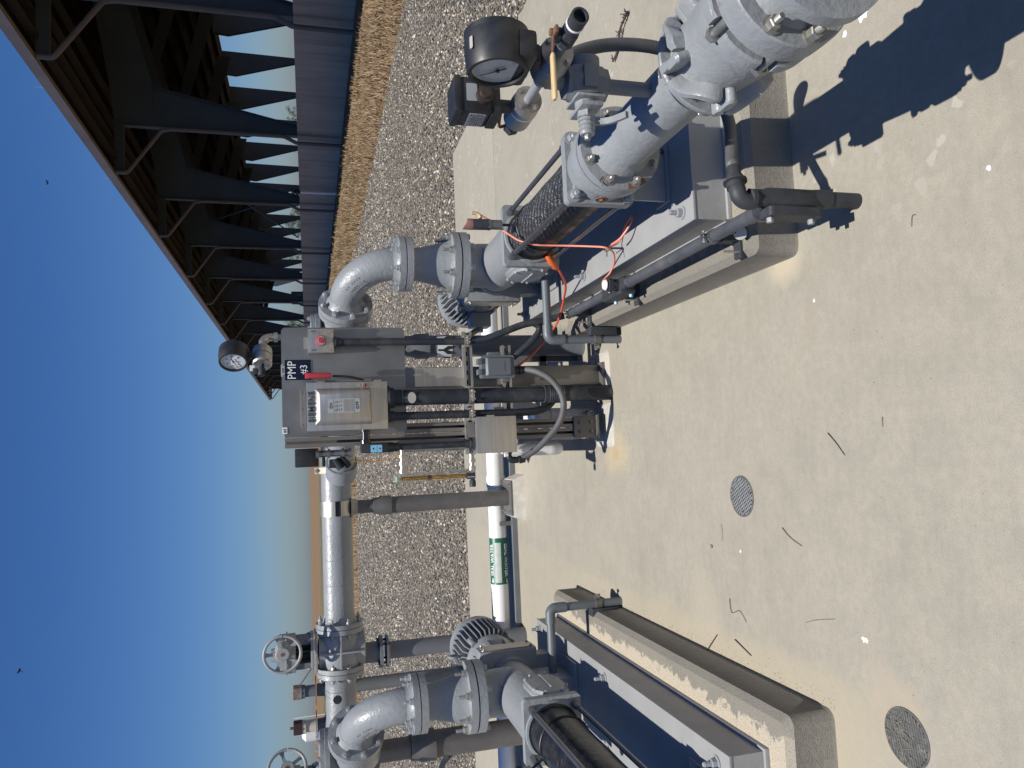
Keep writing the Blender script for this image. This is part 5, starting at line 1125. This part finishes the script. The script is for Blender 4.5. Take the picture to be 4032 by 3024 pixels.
b = MB(); b.rings([[(.674 + x * s, y, .266 + z * s) for x, z in rrect(.060, .058, .014, 3)] for y, s in ((2.89, .8), (2.91, 1), (3.11, 1), (3.14, .8))]); b.box(.628, .646, 2.905, 3.115, .232, .30, .005); b.cyl((.674, 2.955, .29), (.674, 2.955, .325), .026, n=18); b.build('tee_body', 'pvc_dark', pc)
b = MB(); b.lathe((.674, 2.955, .32), ZA, [(0, .03), (.018, .03), (.019, .024), (.03, .024)], 6); b.build('gland_nut', 'pvc_dark', pc)
b = MB(); b.lathe((.674, 2.955, .349), ZA, [(0, .024), (.008, .02), (.014, .006)], 18); b.build('gland_dome', 'white', pc)
for y in (2.925, 3.09):
    b = MB(); b.hexa((.628, y, .245), -XA, .009, .012); b.build('cover_screw', 'ltblue', pc)
for y in (2.20, 3.02, 3.60):
    b = MB(); b.box(.655, .70, y - .02, y + .02, .17, .243, .002); b.box(.60, .74, y - .021, y + .021, .168, .18, .002); b.build('strut_bracket', 'pvc_dark', pc)
    b = MB(); b.lathe((.674, y - .012, .266), YA, [(0, .0225), (.001, .0255), (.023, .0255), (.024, .0225)], 20); b.box(.667, .670, y - .012, y + .012, .288, .312); b.box(.678, .681, y - .012, y + .012, .288, .312); b.build('conduit_clamp', 'pvc_conduit_grey', pc)
    b = MB(); b.cyl((.655, y, .303), (.693, y, .303), .003, n=8); b.hexa((.653, y, .303), XA, .0065, .005); b.hexa((.688, y, .303), XA, .0065, .005)
    for dx, z1 in ((.62, .24), (.728, .23)): b.cyl((dx, y - .014, .175), (dx, y - .014, z1), .0045, n=8)
    b.build('clamp_bolt', 'steel_bolt', pc)
b = MB(); b.cyl((.67, 2.158, .175), (.668, 2.156, .176), .0235, n=24); tg = b.thing('equipment_tag', 'tag', 'round metal tag stamped 82C-02 hanging from the plinth conduit', 'tag')
b = MB()
bpy.data.objects.remove(tg)
tg = thing('equipment_tag', (.67, 2.14, .17), 'round metal tag stamped 82C-02 hanging from the plinth conduit', 'tag')
NV = V((-.45, -.72, .53)).normalized(); rt = V((.848, -.53, 0)).normalized(); up = NV.cross(rt) * 1.
b = MB(); b.lathe(V((.668, 2.135, .205)), NV, [(0, .0215), (.0015, .0215)], 28); b.build('disc', 'tag', tg)
text('82C-02', .0105, V((.668, 2.135, .202)) + NV * .0019, rt, up if up.z > 0 else -up, 'ink', tg)
b = MB(); b.lathe(V((.668, 2.135, .205)) + up * (.016 if up.z > 0 else -.016) + NV * .0012, NV, [(0, .0028), (.0006, .0028)], 10); b.build('hole', 'ink', tg)
b = MB(); b.tube([(.667, 2.142, .222), (.672, 2.155, .245)], .0012, 5); b.build('wire', 'steel_bolt', tg)

# ------------------------------------------------------------------ stator sensors and cords
def sensor(p, ax, rt, label, cap, back):
    p, ax = V(p), V(ax).normalized(); t = thing('pressure_sensor', p, label, 'sensor')
    b = MB(); b.cyl(p, p + ax * .075, .006, n=10); b.lathe(p, ax, [(0, .012), (.008, .012), (.009, .006)], 12); b.build('probe', 'pvc_dark', t)
    b = MB(); b.lathe(p + ax * .07, ax, [(0, .021), (.05, .021), (.051, .0245), (.062, .0245), (.063, .023)], 6); b.build('hex_body', 'stainless_dark', t)
    b = MB(); b.lathe(p + ax * .13, ax, [(0, .0235), (.068, .0235)], 28); b.build('barrel', 'pvc_dark', t)
    u = V(rt).normalized(); w = ax.cross(u); b = MB()
    b.rings([[p + ax * (.198 + max(0, h)) + (u * math.cos(2 * math.pi * k / 28) + w * math.sin(2 * math.pi * k / 28)) * r_ for k in range(28)] for h, r_ in ((0, .0235), (.004, .0242), (.022, .0238))] + [[p + ax * (.198 + .03 - .014 * math.cos(2 * math.pi * k / 28)) + (u * math.cos(2 * math.pi * k / 28) + w * math.sin(2 * math.pi * k / 28)) * .022 for k in range(28)]])
    cp_ = b.build('cap', cap, t); return t, cp_
s1_, _c = sensor((AX, 3.05, AZ + .106), (0, .05, 1), (1, 0, 0), 'pressure sensor with copper cap and yellow plug on the right pump sleeve', 'copper', True)
b = MB(); q = V((AX + .028, 3.06, AZ + .268)); b.tube(smooth_path([q, q + V((.014, .002, .004)), q + V((.022, .004, .018)), q + V((.024, .005, .036))], 5), .008, 12); b.build('yellow_plug', 'tan_grip', s1_)
s2_, c2_ = sensor((AX - 2.191 - .03, 3.02, AZ + .102), (-.45, -.25, .86), (.6, -.8, 0), 'pressure sensor with lit digital display on the left pump sleeve', 'tan_grip', False)
ax = V((-.45, -.25, .86)).normalized(); fn = (V((0.2, -.8, .5)) - ax * ax.dot(V((.2, -.8, .5)))).normalized(); ff = (ax * .8 + fn * .55).normalized()
o = V((AX - 2.221, 3.02, AZ + .102)) + ax * .214 + fn * .02; rt = ff.cross(ax).normalized(); uu = rt.cross(ff) * -1
b = MB(); b.prism(rrect(.034, .042, .008, 4), o, rt, ax.cross(rt) if ax.cross(rt).dot(fn) < 0 else -ax.cross(rt), .004); fp = b.build('display_face', 'tan_grip', s2_)
b = MB(); b.prism(rrect(.022, .012, .001, 2), o + ax * .006 + fn * .004, rt, ax, .006); b.build('display_window', 'maroon', s2_)
cd = thing('sensor_cord', (.85, 3.0, .5), 'coral cord from the sensor looping over the sleeve to the plinth conduit', 'cord')
b = MB(); b.tube(smooth_path([(AX + .052, 3.065, AZ + .291), (AX + .058, 3.08, AZ + .28), (AX + .04, 3.09, AZ + .24), (AX + .015, 3.09, AZ + .20), (.935, 3.07, .765), (.90, 3.03, .742), (.866, 2.99, .712), (.842, 2.955, .655), (.838, 2.945, .60), (.832, 2.92, .53), (.815, 2.86, .455), (.795, 2.80, .405), (.785, 2.83, .36), (.765, 2.90, .325), (.735, 2.97, .315), (.70, 2.985, .345), (.675, 2.958, .36)], 8), .0042, 10); b.build('cable', 'coral', cd)
b = MB(); b.tube(smooth_path([(.80, 2.77, .39), (.815, 2.72, .37), (.86, 2.68, .345), (.90, 2.70, .325), (.88, 2.78, .322), (.83, 2.83, .33), (.795, 2.81, .40)], 7), .0042, 8); b.build('spare_loop', 'coral', cd)
b = MB(); b.tube([(.792 + math.cos(R(a)) * .012, 2.805 + .004 * math.cos(R(a)), .40 + math.sin(R(a)) * .012) for a in range(0, 361, 20)], .002, 6); b.tube([(.783, 2.80, .40), (.755, 2.79, .405)], .002, 6); b.tube([(.798, 2.80, .392), (.80, 2.90, .325)], .002, 6); b.build('cable_tie', 'black', cd)
cd = thing('orange_cord', (.6, 3.6, .3), 'orange moulded plug and red cord hanging between sleeve and plastic box', 'cord')
b = MB(); ax = V((-.22, .28, -.30)).normalized(); o = V((.862, 3.17, .535)); u = ax.orthogonal().normalized()
b.rings([[o + ax * d + (XA - ax * ax.x).normalized() * x * s + ax.cross(XA).normalized() * z * s for x, z in rrect(.036, .024, .007, 3)] for d, s in ((0, .7), (.01, 1), (.04, 1.12), (.085, 1.12), (.10, .8), (.112, .35))]); b.build('plug', 'orange', cd)
b = MB(); e_ = o + ax * .11; b.tube(smooth_path([e_, e_ + ax * .03, (.765, 3.36, .385), (.728, 3.48, .352), (.69, 3.60, .325), (.64, 3.70, .318), (.58, 3.77, .345), (.52, 3.79, .395), (.46, 3.79, .46), (.42, 3.78, .52), (.402, 3.775, .55)], 8), .0058, 10); b.build('cable', 'red_cord', cd)
b = MB(); b.tube([(.875, 3.15, .553), (.862, 3.17, .535)], .009, 8); b.build('strain_relief', 'black', cd)
# motor leads
def lead(dx, label, pts):
    t = thing('motor_lead', V(pts[0]) + V((dx, 0, 0)), label, 'cord', 'braided motor leads'); P = smooth_path([V(p) + V((dx, 0, 0)) for p in pts], 10); k = len(P) // 3
    b = MB(); b.tube(P[:k + 1], .0165, 12, rib=1.06); b.build('braid', 'stainless_dark', t); b = MB(); b.tube(P[k:], .0175, 12); b.build('jacket', 'black', t)
lead(0, 'braided motor lead sweeping behind the panel from the right pump motor', [(.70, 4.36, .61), (.66, 4.34, .67), (.60, 4.32, .72), (.52, 4.35, .69), (.42, 4.4, .60), (.34, 4.42, .48), (.30, 4.42, .30), (.29, 4.42, .0)])
lead(-2.191, 'black and braided motor lead sweeping left from the left pump motor', [(.70, 4.36, .61), (.68, 4.32, .68), (.655, 4.25, .73), (.59, 4.2, .80), (.50, 4.25, .88), (.38, 4.4, .90), (.2, 4.6, .86), (-.1, 4.8, .5), (-.2, 4.9, 0)])
b = MB(); b.tube(smooth_path([(.645, 3.73, .45), (.62, 3.735, .41), (.58, 3.74, .42), (.52, 3.76, .48), (.465, 3.79, .545)], 5), .018, 14); b.thing('conduit', 'pvc_conduit', 'short slanting conduit from the plinth up to the lower strut rail', 'conduit')
# ------------------------------------------------------------------ grey drain pipes beside the pumps
def drain(dx, y, xe, label):
    t = thing('drain_pipe', (xe, y, 0), label, 'drain pipe', 'grey plastic drain pipes'); r = .0215
    b = MB(); b.cyl((AX + dx, y, .40), (xe - (.02 if dx < 0 else -.02), y, .40), r, n=20); b.cyl((xe, y, .38), (xe, y, 0.0), r, n=20); b.build('pipe', 'grey_pvc', t)
    s = 1 if dx > -1 else -1
    b = MB(); b.tube([(xe + s * .075, y, .40), (xe + s * .03, y, .40)] + arc((xe + s * .03, y, .37), ZA, XA * -s, .03, 0, 90, 6) + [(xe, y, .315)], .0265, 20); b.build('elbow', 'grey_pvc', t)
    b = MB(); b.lathe((xe, y, .115), ZA, [(0, r + .001), (.001, r + .004), (.035, r + .004), (.036, r + .001)], 20); b.box(xe - .05, xe + .05, y - .004, y + .004, .118, .148, .002); b.build('clamp', 'post_steel', t)
    b = MB(); b.box(xe + s * .02, xe + s * .062, y - .03, y + .03, .03, .175, .002); b.build('strut_bracket', 'pvc_dark', t)
    b = MB(); b.cyl((xe - s * .042, y - .004, .133), (xe - s * .042, y - .02, .133), .008, n=10); b.build('clamp_bolt', 'steel_bolt', t)
drain(0, 3.62, .535, 'grey plastic drain pipe turning down in front of the right plinth by the panel')
drain(-2.191, 3.80, -.855, 'grey plastic drain pipe turning down beside the left plinth')

# ------------------------------------------------------------------ floor drains
def floor_drain(cx, cy, r, label, rot, dirty):
    t = thing('floor_drain', (cx, cy, 0), label, 'floor drain', 'round floor drains')
    b = MB(); b.lathe((cx, cy, -.02), ZA, [(0, r), (.0225, r), (.0235, r * .985), (.0235, r * .93), (.0215, r * .92)], 44); b.build('frame', 'drain_cast', t)
    b = MB(); b.lathe((cx, cy, .0021), ZA, [(0, r * .92), (.0006, r * .92)], 44); b.build('pit_dark_disc', 'black' if not dirty else 'drain_dark', t)  # flat dark disc under the grate, the pit's shade put into colour
    b = MB(); n = 6 if not dirty else 8; c, s = math.cos(rot), math.sin(rot); U, W = V((c, s, 0)), V((-s, c, 0)); rr = r * .91
    for k in range(-n, n + 1):
        d = rr * k / n * .98; hl = math.sqrt(max(rr * rr - d * d, 0)); wd = rr * (.032 if not dirty else .045)
        for A_, B_, zz_ in ((U, W, .0032), (W, U, .0030)):
            o = V((cx, cy, zz_)) + A_ * d; b.prism([(-hl, -wd), (hl, -wd), (hl, wd), (-hl, wd)], o, B_, A_, .0014) if hl > .004 else None
    b.build('grate', 'drain_grate' if not dirty else 'drain_cast', t)
    for a in (.6, 2.7, 4.4): bolt(t, (cx + math.cos(a + rot) * r * .76, cy + math.sin(a + rot) * r * .76, .0045), ZA, .0042, 0, 'steel_bolt', 'grate_screw')
    return t
M['drain_cast'] = pmat('dusty_cast_iron', (.115, .115, .105), .75, .2, var=.3, scale=30, dirt=(.22, .20, .155), dirt_lo=.52, dirt_amt=.6, dscale=40, bmp=.5)
M['drain_dark'] = pmat('drain_pit_litter', (.012, .011, .010), .9, var=.5, scale=60, dirt=(.20, .17, .11), dirt_lo=.6, dirt_amt=.6, dscale=70)
M['drain_grate'] = pmat('nickel_grate', (.30, .30, .29), .5, .3, var=.25, scale=40)
floor_drain(-.231, 2.559, .079, 'small round drain grate in the middle of the slab', .5, False)
d2 = floor_drain(-.862, 1.808, .082, 'larger dirty drain grate full of litter near the left plinth', .15, True)
rr = random.Random(9)
b = MB()
for _ in range(26):
    a, q = rr.uniform(0, 6.28), .07 * math.sqrt(rr.random()); x, y = -.862 + math.cos(a) * q, 1.808 + math.sin(a) * q; th = rr.uniform(0, 3.14); l = rr.uniform(.005, .03)
    b.tube([(x, y, .006), (x + math.cos(th) * l, y + math.sin(th) * l, .007 + rr.uniform(0, .006))], .0011, 5)
b.build('straw_litter', 'stalk', d2)

# ------------------------------------------------------------------ litter on the slab
def stick(pts, r, mat, label, name='twig'):
    b = MB(); P = smooth_path(pts, 5); b.tube(P, [r * .42 * (1.15 - .5 * i / len(P)) for i in range(len(P))], 7); b.thing(name, mat, label, name, 'dry twigs and stalks on the slab')
def gp(*a): return [(x, y, .004) for x, y in a]
TW = [(gp((-.884, 2.889), (-.844, 2.847), (-.806, 2.806)), .0058, 'twig', 'dark twig leaning on the left plinth foot'),
      (gp((-.794, 2.672), (-.811, 2.62), (-.829, 2.565)), .0052, 'twig', 'straight dark twig with ragged end beside the left plinth'),
      (gp((-.327, 2.314), (-.357, 2.27), (-.379, 2.21)), .0028, 'twig', 'thin curved stalk left of the small drain'),
      (gp((-.633, 2.219), (-.613, 2.162), (-.591, 2.071)), .0028, 'stalk', 'thin pale bent stalk lying across the left of the slab'),
      (gp((-.003, 2.036), (-.036, 2.0), (-.074, 1.966)), .0034, 'twig', 'fine dark stalk lying alone near the slab centre'),
      (gp((.037, 1.797), (.008, 1.799)), .0025, 'stalk', 'short pale straw bit on the front of the slab'),
      (gp((.576, 1.614), (.575, 1.625), (.547, 1.631)), .0022, 'twig', 'tiny hooked bit left of the conduit stub'),
      (gp((-.352, 2.72), (-.385, 2.715), (-.42, 2.722)), .0022, 'stalk', 'short brown stalk behind the small drain'),
      (gp((-.64, 2.692), (-.692, 2.682), (-.675, 2.625), (-.709, 2.582)), .0030, 'twig', 'crooked bark scrap near the two dark twigs')]
for p, r, m, l in TW: stick(p, r, m, l)
b = MB(); rr = random.Random(12)
P = [(2.145, 3.278, .01), (2.099, 3.36, .02), (2.022, 3.43, .01), (1.992, 3.485, .015)]
b.tube(smooth_path(P, 5), .006, 7)
for _ in range(26):
    t_ = rr.random(); x, y = 2.145 - .153 * t_, 3.278 + .207 * t_; b.tube([(x, y, .012), (x + rr.uniform(-.025, .025), y + rr.uniform(-.025, .025), .02 + rr.uniform(0, .02))], .0025, 5)
b.thing('twig', 'twig', 'rough seedy twig lying right of the right pump', 'twig', 'dry twigs and stalks on the slab')
def blob(x, y, r, seed, label, st=1.):
    rr = random.Random(seed); n = 16; rad = [r * rr.uniform(.55, 1.25) for _ in range(n)]; b = MB()
    b.rings([[(x + math.cos(2 * math.pi * k / n) * rad[k] * s, y + math.sin(2 * math.pi * k / n) * rad[k] * s * st, z) for k in range(n)] for s, z in ((1, .0005), (.8, .0022), (.3, .003))]); b.thing('bird_dropping', 'dropping', label, 'bird dropping', 'white bird droppings on the slab', smooth=80)
blob(1.219, 1.745, .020, 1, 'largest white dropping below the suction coupling'); blob(1.203, 1.822, .010, 2, 'oval white dropping beside the largest one'); blob(-.626, 1.947, .010, 3, 'white dropping with a tail on the front left of the slab', 1.5)
blob(.429, 2.056, .006, 4, 'small white dropping left of the right plinth corner'); blob(.619, 1.385, .007, 5, 'pitted white dropping right of the conduit stub'); blob(-.444, 2.595, .006, 6, 'tiny white dropping beside a pale stalk left of the small drain')
b = MB(); b.sphere((-.45, 2.808, .006), .008, 6, .8); b.thing('pebble', 'stone', 'single dark pebble behind and left of the small drain', 'pebble')
vs, fs = [], []; rs2 = random.Random(21); rs = rs2
for _ in range(160):
    x = rs2.uniform(-1.6, 1.4); y = 1.2 + 3.4 * rs2.random()
    if not (.58 < x < 1.33 and y > 2.1) and not (x < -.87 and y > 2.05): stone(x, y, .001, rs2.uniform(.0006, .0018))
for _ in range(260): stone(rs2.gauss(.03, .12), rs2.gauss(3.58, .08), .001, rs2.uniform(.0006, .0018))
for _ in range(420):
    y = rs2.uniform(2.1, 4.2); stone(-.885 + abs(rs2.gauss(0, .03)), y, .001, rs2.uniform(.0006, .0018))
soup('grit', vs, fs, 'twig')
# ------------------------------------------------------------------ light and camera
SUN = V((-.055, -.30, 1)).normalized(); el = math.asin(SUN.z); az = math.atan2(SUN.x, SUN.y)
w = bpy.data.worlds.new('World'); scene.world = w; w.use_nodes = True; nt = w.node_tree; nt.nodes.clear()
sk = nt.nodes.new('ShaderNodeTexSky'); sk.sky_type = 'NISHITA'; sk.sun_disc = False; sk.sun_elevation = el; sk.sun_rotation = az
sk.altitude = 20; sk.air_density = 1.0; sk.dust_density = .6; sk.ozone_density = 5.0
bg = nt.nodes.new('ShaderNodeBackground'); bg.inputs['Strength'].default_value = .062; o = nt.nodes.new('ShaderNodeOutputWorld')
hs = nt.nodes.new('ShaderNodeHueSaturation'); hs.inputs['Saturation'].default_value = 1.2
nt.links.new(sk.outputs[0], hs.inputs['Color']); tn = nt.nodes.new('ShaderNodeMix'); tn.data_type = 'RGBA'; tn.blend_type = 'MULTIPLY'; tn.inputs[0].default_value = 1; tn.inputs[7].default_value = (.82, .955, 1.24, 1)
nt.links.new(hs.outputs[0], tn.inputs[6]); nt.links.new(tn.outputs[2], bg.inputs[0]); nt.links.new(bg.outputs[0], o.inputs[0])
sl = bpy.data.lights.new('sun', 'SUN'); sl.energy = 4.9; sl.angle = R(.53); sl.color = (1, .972, .925)
so_ = bpy.data.objects.new('sun', sl); COL.objects.link(so_); so_.rotation_mode = 'QUATERNION'; so_.rotation_quaternion = SUN.to_track_quat('Z', 'Y'); so_.location = (0, 0, 30)
p, r, yw = .2678135, .0204844, .0853326
cp_, sp_ = math.cos(p), math.sin(p)
fwd = V((math.sin(yw) * cp_, math.cos(yw) * cp_, -sp_)); right = V((math.cos(yw), -math.sin(yw), 0)); down = -right.cross(fwd)
c, s = math.cos(r), math.sin(r)
rt, dn = right * c + down * s, down * c - right * s
cam = bpy.data.cameras.new('camera'); co = bpy.data.objects.new('camera', cam); COL.objects.link(co)
# the photograph was taken upright and stored turned a quarter: the frame's right is the world's down
mw = Matrix.Identity(4)
for i, ax in enumerate((dn, rt, -fwd)):
    for k in range(3): mw[k][i] = ax[k]
mw.translation = V((0, 0, 1.6)); co.matrix_world = mw
cam.sensor_width = 36; cam.lens = 2939 / 4032 * 36; cam.clip_start = .05; cam.clip_end = 12000
scene.camera = co
scene.view_settings.view_transform = 'Standard'; scene.view_settings.look = 'None'; scene.view_settings.exposure = .12; scene.view_settings.gamma = 1
scene.render.resolution_x, scene.render.resolution_y = 1024, 768
scene.cycles.max_bounces = 6; scene.cycles.use_denoising = True
